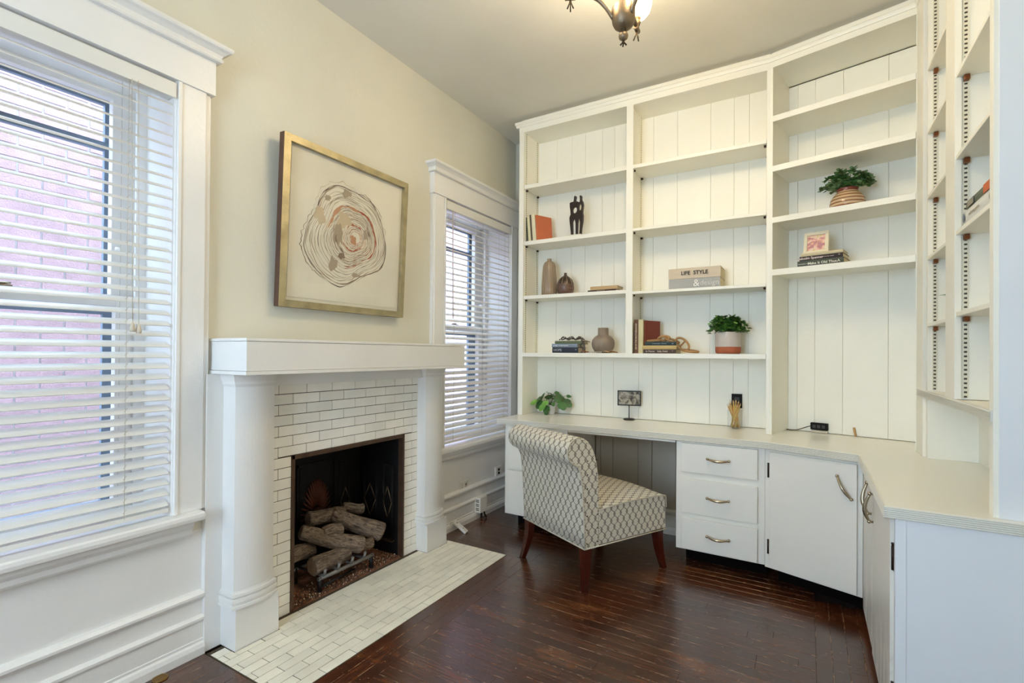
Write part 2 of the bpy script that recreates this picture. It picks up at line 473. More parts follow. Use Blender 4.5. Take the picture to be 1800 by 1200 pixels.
def frame_m(o, x, y, z):
    return Matrix((Vector(x), Vector(y), Vector(z))).transposed().to_4x4() @ Matrix.Identity(4) if o is None else Matrix.Translation(o) @ Matrix((Vector(x), Vector(y), Vector(z))).transposed().to_4x4()

# ================================================================== ROOM SHELL
CEIL = 3.062; XW = -2.18; YB = 3.69; XR = .66; YF = -1.6
def wall_left():
    mb = MB(); X0, X1 = -2.56, XW
    ys = [(YF-.1, .122, None), (.122, .995, (.56, 2.325)), (.995, 1.505, None), (1.505, 2.272, (-.001, .754)), (2.272, 2.697, None), (2.697, 3.57, (.56, 2.325)), (3.57, YB+.1, None)]
    for a, b, hole in ys:
        if hole is None: mb.box(X0, X1, a, b, 0, CEIL)
        else:
            if hole[0] > 0: mb.box(X0, X1, a, b, 0, hole[0])
            mb.box(X0, X1, a, b, hole[1], CEIL)
    mb.build('wall_left', M['wall'], fix=False)['kind'] = 'structure'
wall_left()
MB().box(-2.56, XR+.1, YB, YB+.1, 0, CEIL).build('wall_back', M['wall'])['kind'] = 'structure'
def wall_right():  # opening behind the camera is added for the fill lamp
    m = MB(); m.box(XR, XR+.1, YF-.1, -1.15, 0, CEIL); m.box(XR, XR+.1, .05, YB, 0, CEIL); m.box(XR, XR+.1, -1.15, .05, 2.2, CEIL)
    m.build('wall_right', M['wall'], fix=False)['kind'] = 'structure'
wall_right()
def light_box():
    # unseen box added round the fill lamp to keep sky light out
    m = MB(); x0, x1, y0, y1 = XR+.1, XR+1.4, -1.7, .7
    m.box(x1, x1+.1, y0, y1, 0, 2.6); m.box(x0, x1, y0-.1, y0, 0, 2.6); m.box(x0, x1, y1, y1+.1, 0, 2.6); m.box(x0, x1, y0, y1, 2.6, 2.7); m.box(x0, x1, y0, y1, -.1, 0)
    m.build('wall_light_box', M['wall'], fix=False)['kind'] = 'structure'
light_box()
def wall_front():
    mb = MB()
    for a, b, h in ((-2.56, -1.65, 0), (-1.65, -.55, 1), (-.55, XR+.1, 0)):
        if not h: mb.box(a, b, YF-.1, YF, 0, CEIL)
        else: mb.box(a, b, YF-.1, YF, 0, .65); mb.box(a, b, YF-.1, YF, 2.55, CEIL)
    mb.build('wall_front', M['wall'], fix=False)['kind'] = 'structure'
wall_front()
MB().box(-2.56, XR+.1, YF-.1, YB+.1, CEIL, CEIL+.1).build('ceiling', M['ceil'])['kind'] = 'structure'

def floor():
    root = struct_root('floor')
    MB().box(-2.56, XR+.1, YF-.1, YB+.1, -.08, -.014).build('subfloor', M['floorbase'], root)
    P = .0572
    def board(x0, x1, y0, y1, along):
        L = (x1-x0) if along == 'x' else (y1-y0)
        g = .0003
        if along == 'x': dims = (L-g*2, (y1-y0)-g*2); rot = 0
        else: dims = (L-g*2, (x1-x0)-g*2); rot = PI/2
        me = boxmesh(round(dims[0], 3), round(dims[1], 4), .014, M['floor'], .0006)
        mw = Matrix.Translation(((x0+x1)/2, (y0+y1)/2, -.007+random.uniform(-.0004, .0003))) @ Matrix.Rotation(rot, 4, 'Z') @ Matrix.Rotation(random.uniform(-.001, .001), 4, 'X')
        inst('floor_board', me, root, mw)
    def run(x0, x1, y, along='x'):
        # boards end to end, lengths drawn from a few stock sizes
        t = x0-random.choice((0, .2, .35, .5))
        while t < x1:
            L = random.choice((.6, .8, 1.0, 1.2))
            a, b = max(t, x0), min(t+L, x1)
            if b-a > .06:
                if along == 'x': board(a, b, y, y+P, 'x')
                else: board(y, y+P, a, b, 'y')
            t += L
    # field, boards run across the room
    y = 1.0
    while y < 3.2:
        xl = -1.43 if y < 2.80 else -2.16
        run(xl, .032, y); y += P
    for k in range(4): run(.98, 3.0, .032+k*P, 'y')          # border beside the cabinets
    for k in range(3): run(.98, 2.80, -1.603+k*P+.001, 'y')  # border in front of the hearth
    for k in range(3): run(-2.16, -1.43, 2.632+k*P, 'x')     # border behind the hearth
    piece('floor_board', root, M['floor'], -2.16, -1.80, 2.8038, 2.830, -.014, 0); piece('floor_board', root, M['floor'], -1.7995, -1.43, 2.8038, 2.830, -.014, 0)
    for k in range(10): run(.3, 1.118, -2.175+k*P, 'y')
    # the rest of the floor lies behind the camera or under the cabinets
    m = MB(); m.box(-2.18, XR, YF, .3, -.014, 0); m.box(-1.6, XR, .3, .98, -.014, 0); m.box(-1.6, -1.43, .98, 1.0, -.014, 0)
    m.box(.262, XR, .98, 3.231, -.014, 0); m.box(-2.18, XR, 3.231, YB, -.014, -.001)
    m.build('floor_remainder', M['floor_far'], root, kind='stuff')
floor()

# ================================================================== EXTERIOR
def exterior():
    MB().box(-9, -2.57, -5, 9, -.5, -.4).build('ground', M['ext'])['kind'] = 'structure'
    t = thing('brick_wall', 'pink painted brick wall of the house next door, seen through both blinds', 'wall', (-3.75, 2, -.4))
    MB().box(-4.0, -3.7495, -2, 8.5, -.4, 2.98).build('mortar_bed', M['mortar'], t)
    me = boxmesh(.012, .2, .063, M['brick'], .002)
    n = 0; far = []
    for r in range(46):
        z = -.36+r*.073
        for c in range(50):
            y = -1.9+c*.21+(.105 if r % 2 else 0)
            near = (.55 < y < 1.62 and .15 < z < 3.1) 
            if near and n < 290:
                inst('brick', me, t, Matrix.Translation((-3.75, y, z))); n += 1
            else: far.append((y, z))
    mb = MB()
    for y, z in far:
        if -1.9 < y < 8.4: mb.box(-3.751, -3.744, y-.1, y+.1, z-.0315, z+.0315)
    mb.build('brick_field', M['brick'], t, fix=False, kind='stuff')
exterior()

# ================================================================== WINDOWS
def window(idx, y0, y1):
    """y0..y1: clear opening between the casings"""
    root = struct_root('window_%d' % idx, (-2.18, (y0+y1)/2, .6))
    F = -2.148
    m = MB()
    m.box(-2.558, -2.17, y0-.01, y0+.004, .56, 2.33); m.box(-2.558, -2.17, y1-.004, y1+.01, .56, 2.33)
    m.box(-2.558, -2.17, y0, y1, 2.318, 2.335)
    m.box(-2.558, -2.15, y0, y1, .555, .58)
    m.build('jamb', M['trim'], root)
    # stops
    m = MB()
    for yy, d in ((y0, 1), (y1, -1)):
        m.box(-2.40, -2.385, yy, yy+d*.04, .58, 2.325); m.box(-2.47, -2.455, yy, yy+d*.035, .58, 2.325)
    m.build('window_stop', M['trim'], root)
    # casings: fluted edge profile
    for a, b in ((y0-.133, y0), (y1, y1+.133)):
        if b > YB: b = YB-.002
        m = MB(); m.box(-2.18, F-.008, a, b, .60, 2.322); m.box(F-.009, F, a+.012, b-.022, .60, 2.322); m.box(F-.009, F+.004, (b-.018) if a < y0 else (a+.004), (b-.004) if a < y0 else (a+.018), .6, 2.322)
        m.build('casing', M['trim'], root, bevel=.002)
    ya, yb = y0-.14, min(y1+.145, YB-.002)
    m = MB(); m.box(-2.18, F+.008, ya, yb, 2.322, 2.468); m.build('head_board', M['trim'], root, bevel=.002)
    prof = [(-.03, 2.462), (.014, 2.462), (.018, 2.468), (.018, 2.474), (.012, 2.478), (.016, 2.490), (.03, 2.502), (.042, 2.508), (.046, 2.514), (.046, 2.524), (-.03, 2.526)]
    path = [(-2.18, yb), (-2.135, yb), (-2.135, ya), (-2.18, ya)] if yb < YB-.01 else [(-2.135, yb), (-2.135, ya), (-2.18, ya)]
    MB().sweep(path, prof, side=-1).build('crown', M['trim'], root)
    # stool and apron
    ys0, ys1 = y0-.115, min(y1+.1, YB-.004)
    prof = [(-.03, .565), (.028, .565), (.034, .57), (.036, .582), (.034, .594), (.028, .6), (-.2, .6)]
    MB().sweep([(-2.136, ys1), (-2.136, ys0)], [(-.04, .565), (.028, .565), (.034, .57), (.036, .582), (.034, .594), (.028, .6), (-.04, .6)], side=-1).build('stool', M['trim'], root)
    MB().box(-2.36, -2.14, y0, y1, .58, .598).build('sill', M['trim'], root)
    MB().sweep([(-2.15, ys1-.03), (-2.15, ys0+.015)], [(-.03, .502), (.004, .502), (.01, .512), (.012, .53), (.022, .545), (.026, .565), (-.03, .565)], side=-1).build('apron', M['trim'], root)
    # sashes
    def sash(x0, x1, z0, z1, st, lab):
        m = MB(); m.box(x0, x1, y0+.002, y0+st, z0, z1); m.box(x0, x1, y1-st, y1-.002, z0, z1)
        m.box(x0, x1, y0+st, y1-st, z0, z0+.05); m.box(x0, x1, y0+st, y1-st, z1-.04, z1)
        s = m.build('sash', M['trim'], root, bevel=.0015)
        xm = (x0+x1)/2
        MB().box(xm-.002, xm+.002, y0+st, y1-st, z0+.05, z1-.04).build('pane', M['glass'], s)
        return s
    lo = sash(-2.44, -2.405, .585, 1.47, .10, '')
    up = sash(-2.485, -2.45, 1.43, 2.32, .10, '')
    m = MB(); m.box(-2.42, -2.39, (y0+y1)/2-.03, (y0+y1)/2+.03, 1.468, 1.478); m.tube([(-2.41, (y0+y1)/2-.02, 1.482), (-2.41, (y0+y1)/2+.03, 1.486)], .005)
    m.build('sash_lock', M['brass'], root)
    MB().tube([(-2.40, y1-.10, 1.655), (-2.36, y1-.115, 1.655), (-2.345, y1-.09, 1.65)], .008).build('window_latch', M['white_pl'], root)
    # storm window
    m = MB(); X0, X1 = -2.53, -2.51
    m.box(X0, X1, y0, y0+.105, .59, 2.32); m.box(X0, X1, y1-.105, y1, .59, 2.32)
    m.box(X0, X1, y0+.105, y1-.105, 2.27, 2.32); m.box(X0, X1, y0+.105, y1-.105, 2.08, 2.115); m.box(X0, X1, y0+.105, y1-.105, 1.40, 1.435); m.box(X0, X1, y0+.105, y1-.105, .59, .63)
    m.build('storm_frame', M['storm'], root, bevel=.001)
window(1, .122, .995)
window(2, 2.697, 3.57)

def blind(y0, y1, label, wand_side):
    t = thing('window_blind', label, 'blind', (-2.17, (y0+y1)/2, 2.3))
    n = 39; top, bot = 2.232, .655
    # one curved slat, shared
    mb = MB(); w = .050; L = (y1-y0)-.022; th = .0028; pts = []
    for i in range(7):
        u = -w/2+w*i/6; pts.append((u, .0035*(1-(2*u/w)**2)))
    sec = [(u, z) for u, z in pts]+[(u, z-th) for u, z in reversed(pts)]
    vs = [(u, y, z) for y in (-L/2, L/2) for u, z in sec]; k = len(sec)
    fs = [(i, (i+1) % k, (i+1) % k+k, i+k) for i in range(k)]+[tuple(range(k))[::-1], tuple(range(k, 2*k))]
    mb.add(vs, fs)
    me = bpy.data.meshes.new('slat'); me.from_pydata(mb.v, [], mb.f); me.materials.append(M['slat'])
    bm = bmesh.new(); bm.from_mesh(me); bmesh.ops.recalc_face_normals(bm, faces=bm.faces); bm.to_mesh(me); bm.free()
    yc = (y0+y1)/2
    for i in range(n):
        z = top-(top-bot)*i/(n-1)
        inst('slat', me, t, Matrix.Translation((-2.180, yc+random.uniform(-.001, .001), z)) @ Matrix.Rotation(math.radians(25)+random.uniform(-.015, .015), 4, 'Y'))
    MB().box(-2.156, -2.146, y0+.004, y1-.004, 2.250, 2.309).build('valance', M['slat'], t, bevel=.002)
    MB().box(-2.21, -2.158, y0+.006, y1-.006, 2.258, 2.30).build('head_rail', M['slat'], t)
    MB().box(-2.204, -2.156, y0+.011, y1-.011, .618, .634).build('bottom_rail', M['slat'], t, bevel=.002)
    cs = (y0+.13, y1-.16) if wand_side == 'r' else (y0+.10, yc+.02, y1-.10)
    m = MB()
    for y in cs:
        for x in (-2.152, -2.208):
            m.tube([(x, y, 2.26), (x, y, .63)], .0008, 5)
        for i in range(n):
            z = top-(top-bot)*i/(n-1); m.tube([(-2.152, y-.004, z-.004), (-2.156, y+.008, z+.01)], .0008, 4)
    m.build('ladder_cord', M['cord'], t)
    if wand_side == 'r':
        for dy, z in ((-.145, 1.335), (-.125, 1.33)):
            MB().tube([(-2.144, y1+dy-.01, 2.255), (-2.142, y1+dy, z+.02)], .0010, 5).build('pull_cord', M['cord'], t)
            MB().lathe([(.002, .034), (.006, .026), (.0095, .010), (.008, .0)], -2.142, y1+dy, 12, z-.014).build('tassel', M['cord'], t)
    else:
        MB().tube([(-2.144, y0+.067, 2.245), (-2.142, y0+.075, 1.49)], .0035, 8).build('tilt_wand', flat('C0AFA0', .5), t)
        MB().tube([(-2.144, y1-.05, 2.25), (-2.143, y1-.05, 2.1)], .001, 5).build('pull_cord', M['cord'], t)
blind(.122, .995, 'white slatted blind in the near window left of the fireplace, with tassels', 'r')
blind(2.697, 3.57, 'white slatted blind in the far window beside the bookcase, with tilt wand', 'l')

# ================================================================== WAINSCOT / BASEBOARD
def wainscot(idx, y0, y1, end_at):
    root = struct_root('trim_%d' % idx, (-2.17, y0, 0))
    MB().box(-2.18, -2.174, y0, y1, .24, .51).build('panel', M['trim'], root)
    MB().sweep([(-2.17, y1), (-2.17, y0)], [(-.01, .222), (.010, .222), (.016, .232), (.022, .238), (.022, .248), (.012, .258), (-.01, .262)], side=-1).build('panel_rail', M['trim'], root)
    MB().box(-2.18, -2.166, y0, y1, .155, .222).build('rail_band', M['trim'], root)
    MB().sweep([(-2.17, y1), (-2.17, y0)], [(-.01, .13), (.014, .13), (.020, .14), (.020, .150), (.008, .160), (-.01, .16)], side=-1).build('lower_lip', M['trim'], root)
    MB().box(-2.18, -2.158, y0, y1, .05, .13).build('base_board', M['trim'], root)
    MB().sweep([(-2.16, y1), (-2.16, y0)], [(-.02, 0), (.018, 0), (.018, .03), (.012, .045), (.006, .052), (.006, .062), (-.02, .075)], side=-1).build('base_shoe', M['trim'], root)
wainscot(1, YF, 1.12, 'r')
wainscot(2, 2.70, YB-.002, 'l')
MB().box(-2.18, -2.150, 1.12, 1.20, 0, 1.155).build('trim_3', M['trim'], bevel=.002)['kind'] = 'structure'
MB().box(-2.18, -2.150, 2.55, 2.70, 0, 1.155).build('trim_4', M['trim'], bevel=.002)['kind'] = 'structure'

# ================================================================== FIREPLACE
def fireplace():
    t = thing('fireplace', 'white mantel fireplace with tiled surround and black cast firebox', 'fireplace', (-2.13, 1.88, 0))
    # mantel shelf: deep box with lips
    m = MB(); m.box(-2.178, -1.912, 1.146, 2.600, 1.172, 1.292); m.box(-2.178, -1.908, 1.142, 2.604, 1.156, 1.171); m.box(-2.178, -1.909, 1.143, 2.603, 1.293, 1.305)
    m.build('mantel_shelf', M['trim'], t, bevel=.0015)
    MB().box(-2.178, -2.085, 1.36, 2.42, 1.096, 1.157).build('frieze', M['trim'], t, bevel=.002)
    def dplan(y0, y1, xf, sag, e=0):
        y0 -= e; y1 += e; xf += e; pts = [(-2.178, y0)]
        for i in range(13):
            s = i/12; pts.append((xf+sag*(1-(2*s-1)**2), y0+(y1-y0)*s))
        pts.append((-2.178, y1)); return pts
    for y0, y1, yb in ((1.190, 1.368, 1.385), (2.397, 2.56, 2.590)):
        c = MB(); 
        c.prism(dplan(y0, y1, -2.062, .020), .235, 1.115, smooth=False)
        s = c.build('column', M['trim'], t)
        MB().box(-2.178, -2.040, y0-.003, yb, 0, .175).build('plinth', M['trim'], s, bevel=.003)
        m = MB()
        for e0, z0, e1, z1 in ((.016, .175, .016, .186), (.010, .186, .013, .200), (.013, .200, .012, .214), (.004, .214, .010, .222), (.010, .222, .009, .234), (.002, .234, .001, .244)):
            a = dplan(y0, y1, -2.062, .020, e0); b = dplan(y0, y1, -2.062, .020, e1); n = len(a)
            m.add([(x, y, z0) for x, y in a]+[(x, y, z1) for x, y in b], [(i, (i+1) % n, (i+1) % n+n, i+n) for i in range(n)]+[tuple(range(n))[::-1], tuple(range(n, 2*n))])
        m.build('base_moulding', M['trim'], s)
        m = MB()
        for e0, z0, e1, z1 in ((.0, 1.10, .006, 1.112), (.006, 1.112, .006, 1.124), (.010, 1.124, .018, 1.156)):
            a = dplan(y0, y1, -2.062, .020, e0); b = dplan(y0, y1, -2.062, .020, e1); n = len(a)
            m.add([(x, y, z0) for x, y in a]+[(x, y, z1) for x, y in b], [(i, (i+1) % n, (i+1) % n+n, i+n) for i in range(n)]+[tuple(range(n))[::-1], tuple(range(n, 2*n))])
        m.build('capital', M['trim'], s)
    # tile bed
    Y0, Y1, O0, O1, OZ, TZ = 1.372, 2.415, 1.503, 2.274, .754, 1.097
    m = MB(); m.box(-2.178, -2.1325, Y0, O0, 0, TZ); m.box(-2.178, -2.1325, O1, Y1, 0, TZ); m.box(-2.178, -2.1325, O0, O1, OZ, TZ)
    m.build('tile_bed', M['grout'], t)
    for r in range(22):
        z0 = r*.05+.0015; z1 = (r+1)*.05-.0015
        if z1 > TZ: z1 = TZ
        y = Y0-.152*2+((.062-.0) if r % 2 else .138)
        while y < Y1:
            a, b = max(y, Y0)+.0014, min(y+.152, Y1)-.0014
            y += .152
            if b-a < .01: continue
            segs = [(a, b)]
            if z1 <= OZ+.02 and r < 15: segs = [(a, min(b, O0-.001)), (max(a, O1+.001), b)]
            zz1 = z1
            for sa, sb in segs:
                if sb-sa < .012: continue
                zz0 = max(z0, OZ+.001) if (r == 15 and sb > O0 and sa < O1) else z0
                me = boxmesh(.0062, round(sb-sa, 3), round(zz1-zz0, 3), M['tile'], .0009)
                inst('tile', me, t, Matrix.Translation((-2.1318+random.uniform(-.0006, .0006), (sa+sb)/2, (zz0+zz1)/2)) @ Matrix.Rotation(random.uniform(-.004, .004), 4, 'Z'))
    # metal frame around opening
    m = MB(); F0, F1 = -2.16, -2.121
    m.box(F0, F1, O0, O0+.016, 0, OZ); m.box(F0, F1, O1-.014, O1, 0, OZ); m.box(F0, F1, O0, O1, OZ-.022, OZ)
    m.build('opening_frame', M['fframe'], t, bevel=.002)
    # firebox
    m = MB(); X0, X1 = -2.505, -2.16
    m.box(X0-.01, X0, O0, O1, 0, OZ); m.box(X0, X1, O0-.001, O0+.006, 0, OZ); m.box(X0, X1, O1-.006, O1+.001, 0, OZ); m.box(X0, X1, O0, O1, OZ-.01, OZ); 
    fb = m.build('firebox', M['iron'], t)
    MB().box(X0, -2.13, O0, O1, -.004, .004).build('firebox_floor', M['ash'], t)
    # sunburst fireback
    m = MB(); cy, cz = 1.935, .235
    for i in range(25):
        a = -.12+(PI+.24)*i/24; d = Vector((0, math.cos(a)*.42, math.sin(a)))
        r0, r1 = .07, .262
        p0 = Vector((X0+.004, cy, cz+.04))+d*r0; p1 = Vector((X0+.004, cy, cz))+d*r1
        m.tube([p0, (p0+p1)/2+Vector((.008, 0, 0)), p1], [.004, .008, .005], 6)
    m.lathe([(.0, .0), (.03, .0), (.028, .02), (.0, .03)], 0, 0, 16, 0)
    k = len(m.v)-64
    for i in range(k, len(m.v)):
        v = m.v[i].copy(); m.v[i] = Vector((X0+.004+v.z, cy+v.x, cz+.07+v.y))
    m.build('sunburst_relief', M['rust'], t)
    m = MB(); 
    for (ya, yb, za, zb, w) in ((1.80, 2.07, .06, .60, .012), (1.82, 2.05, .08, .58, .006)):
        m.box(X0, X0+w*.8, ya, ya+w, za, zb); m.box(X0, X0+w*.8, yb-w, yb, za, zb); m.box(X0, X0+w*.8, ya, yb, zb-w, zb); m.box(X0, X0+w*.8, ya, yb, za, za+w)
    m.build('fireback_frame', M['iron'], t)
    # diamond panels: one on the back, two on the far side
    def diamond(o, ux, n, w, h, zc, z0, z1):
        o, ux, n = Vector(o), Vector(ux), Vector(n); up = Vector((0, 0, 1))
        m = MB()
        def bar(p, q, r): m.tube([p, q], r, 6)
        c = o+n*.006
        for sx in (-1, 1):
            for k in (0, .009): bar(Vector((c.x, c.y, 0))+ux*sx*(w-k)+up*z0, Vector((c.x, c.y, 0))+ux*sx*(w-k)+up*z1, .0022)
        for z in (z0, z1): bar(Vector((c.x, c.y, 0))-ux*w+up*z, Vector((c.x, c.y, 0))+ux*w+up*z, .003)
        m.build('door_panel_moulding', M['iron'], t)
        m = MB(); cc = Vector((c.x, c.y, zc))+n*.004
        P = [cc+ux*w*.86, cc+up*h, cc-ux*w*.86, cc-up*h]
        for i in range(4): bar(P[i], P[(i+1) % 4], .0032)
        m.build('diamond_inlay', M['iron_brass'], t)
    diamond((X0, 2.142, 0), (0, 1, 0), (1, 0, 0), .040, .088, .318, .09, .56)
    diamond((-2.398, O1-.008, 0), (.98, .18, 0), (0, -1, 0), .050, .100, .318, .07, .54)
    diamond((-2.243, O1-.010, 0), (.98, -.12, 0), (0, -1, 0), .047, .098, .322, .09, .55)
    MB().box(-2.29, -2.195, O1-.03, O1-.006, .083, .092).build('brass_rail', M['iron_brass'], t)
    return t
fireplace()

def hearth():
    t = thing('hearth', 'flat hearth of small worn cream tiles in front of the fireplace', 'hearth', (-1.85, 1.87, 0))
    MB().box(-2.13, -1.604, 1.120, 2.630, -.012, .0012).build('hearth_bed', M['hgrout'], t)
    rows = 10; w = (2.13-1.604-.022)/rows
    def cut(a, b, x0, x1):
        # keep the tiles clear of the two column plinths
        out = [(a, b, x0)]
        if x0 > -2.037: return out
        for p0, p1 in ((1.182, 1.390), (2.389, 2.595)):
            nx = []
            for sa, sb, sx in out:
                if sb <= p0 or sa >= p1: nx.append((sa, sb, sx)); continue
                if sa < p0: nx.append((sa, p0, sx))
                if sb > p1: nx.append((p1, sb, sx))
                if x1 > -2.037: nx.append((max(sa, p0)+.001, min(sb, p1)-.001, -2.036))
            out = nx
        return out
    for r in range(rows):
        x1 = -1.604-.0005-r*w; x0 = x1-w+.003
        y = 1.12-(.05 if r % 2 else .126)+random.uniform(-.004, .004)
        while y < 2.63:
            a, b = max(y, 1.122)+.0015, min(y+.152, 2.629)-.0015; y += .152
            if b-a < .012: continue
            for sa, sb, sx in cut(a, b, x0, x1):
                if sb-sa < .01 or x1-sx < .008: continue
                me = boxmesh(round(x1-sx, 4), round(sb-sa, 3), .005, M['htile'], .0008)
                inst('tile', me, t, Matrix.Translation(((sx+x1)/2, (sa+sb)/2, .0008+random.uniform(-.0005, .0006))) @ Matrix.Rotation(random.uniform(-.006, .006), 4, 'Z') @ Matrix.Rotation(random.uniform(-.004, .004), 4, 'Y'))
hearth()

def log(name, label, p0, p1, r0, r1, seed, group=None):
    p0, p1 = Vector(p0), Vector(p1); n = 40; seg = 44
    m = MB(); d = (p1-p0); L = d.length; d.normalize(); up = Vector((0, 0, 1)); up = (up-d*up.dot(d)).normalized(); w = d.cross(up)
    vs = []; off = Vector((seed*3.1, seed*1.7, 0))
    for i in range(n+1):
        s = i/n; c = p0+d*L*s+up*.006*math.sin(s*5+seed)
        e = min(1, min(s, 1-s)*12+.82)
        for j in range(seg):
            a = 2*PI*j/seg
            q = Vector((math.cos(a)*2.2, math.sin(a)*2.2, s*L*9))+off
            q2 = Vector((math.cos(a)*4.5, math.sin(a)*4.5, s*L*14))+off
            rr = (r0*(1-s)+r1*s)*e*(1.02+.12*noise.noise(q*.6)-.30*max(0, .16-abs(noise.noise(q2)))*2)
            vs.append(c+(up*math.cos(a)+w*math.sin(a))*rr)
    fs = [(i*seg+j, i*seg+(j+1) % seg, (i+1)*seg+(j+1) % seg, (i+1)*seg+j) for i in range(n) for j in range(seg)]
    C0 = 2*PI*r0/seg
    uvs = [[(j*C0+seed, i*L/n), ((j+1)*C0+seed, i*L/n), ((j+1)*C0+seed, (i+1)*L/n), (j*C0+seed, (i+1)*L/n)] for i in range(n) for j in range(seg)]
    m.add(vs, fs, True, uvs)
    m.f.append(list(range(seg))[::-1]); m.mi.append(1); m.sm.append(False)
    m.f.append([n*seg+j for j in range(seg)]); m.mi.append(1); m.sm.append(False)
    o = m.build(name, [M['bark'], M['logend']], None)
    tag(o, label, 'log', group)
def fire_things():
    t = thing('fire_grate', 'grey iron log grate standing in the firebox ash', 'grate', (-2.2, 1.86, 0))
    m = MB(); X = -2.165
    m.tube([(X, 1.69, .078), (X, 2.065, .078)], .0105, 10); m.build('front_bar', M['grate'], t)
    m = MB(); m.tube([(X-.2, 1.655, .080), (X-.2, 2.055, .080)], .009, 10); m.build('rear_bar', M['grate'], t)
    for y in (1.70, 2.05):
        for x in (X, X-.2): MB().tube([(x, y, .005), (x, y, .086)], [.013, .010], 10).build('leg', M['iron'], t)
    for y in (1.72, 1.81, 1.90, 1.99):
        MB().tube([(X-.2, y, .085), (X, y, .088), (X+.012, y, .100), (X+.018, y, .125)], .008, 8).build('tine', M['grate'], t)
    MB().tube([(X+.0, 1.72, .035), (X-.02, 1.90, .030), (X-.03, 1.95, .03)], .006, 8).build('gas_pipe', M['iron'], t)
    log('fire_log', 'grey brown ceramic log lying lowest at the front left of the grate', (-2.21, 1.685, .128), (-2.22, 1.925, .135), .047, .043, 1)
    log('fire_log', 'grey log slanting down to the front over the lowest log', (-2.33, 1.70, .285), (-2.185, 2.00, .150), .038, .050, 2)
    log('fire_log', 'thickest log slanting from the rear top down to the right', (-2.36, 1.93, .318), (-2.20, 2.165, .165), .044, .054, 3)
    log('fire_log', 'dark log lying across the rear of the pile, topmost at left', (-2.40, 1.80, .320), (-2.36, 2.02, .295), .042, .036, 4)
    log('fire_log', 'short dark log end at the left side of the firebox', (-2.28, 1.565, .205), (-2.34, 1.78, .165), .042, .040, 5)
    log('fire_log', 'small tan wood chip log wedged in the middle of the pile', (-2.27, 1.80, .268), (-2.25, 1.91, .262), .028, .030, 6)
    log('fire_log', 'small tan log end poking out behind at the right top', (-2.42, 2.06, .305), (-2.36, 2.17, .290), .030, .032, 7)
    log('fire_log', 'short log resting on the front bar below the thickest log', (-2.23, 1.97, .150), (-2.20, 2.09, .130), .032, .030, 8)
    m = MB(); rr = random.Random(3)
    for i in range(1500):
        y = rr.uniform(1.53, 2.25); x = -2.135-abs(rr.gauss(0, .10))
        if y < 2.05 and rr.random() < .35: x = -2.135-abs(rr.gauss(0, .03))
        if x < -2.48: continue
        r = rr.uniform(.0018, .006); m.mat = 0 if rr.random() < .6 else (1 if rr.random() < .8 else 2)
        h = .004+rr.uniform(0, .012)*(1 if y > 2.05 else .6)
        c = Vector((x, y, h+r*.4)); vs = [c+Vector((rr.uniform(.6, 1)*r*a, rr.uniform(.6, 1)*r*b, rr.uniform(.5, 1)*r*q)) for a, b, q in ((1, 0, 0), (-1, 0, 0), (0, 1, 0), (0, -1, 0), (0, 0, 1), (0, 0, -1))]
        m.add(vs, [(0, 2, 4), (2, 1, 4), (1, 3, 4), (3, 0, 4), (2, 0, 5), (1, 2, 5), (3, 1, 5), (0, 3, 5)])
    o = m.build('cinders', [flat('4A3A30', .9), flat('A06A48', .9), flat('D8C8B0', .8)], None, fix=False)
    tag(o, 'brown cinders and ash grains spread over the firebox floor', 'cinders', kind='stuff')
fire_things()

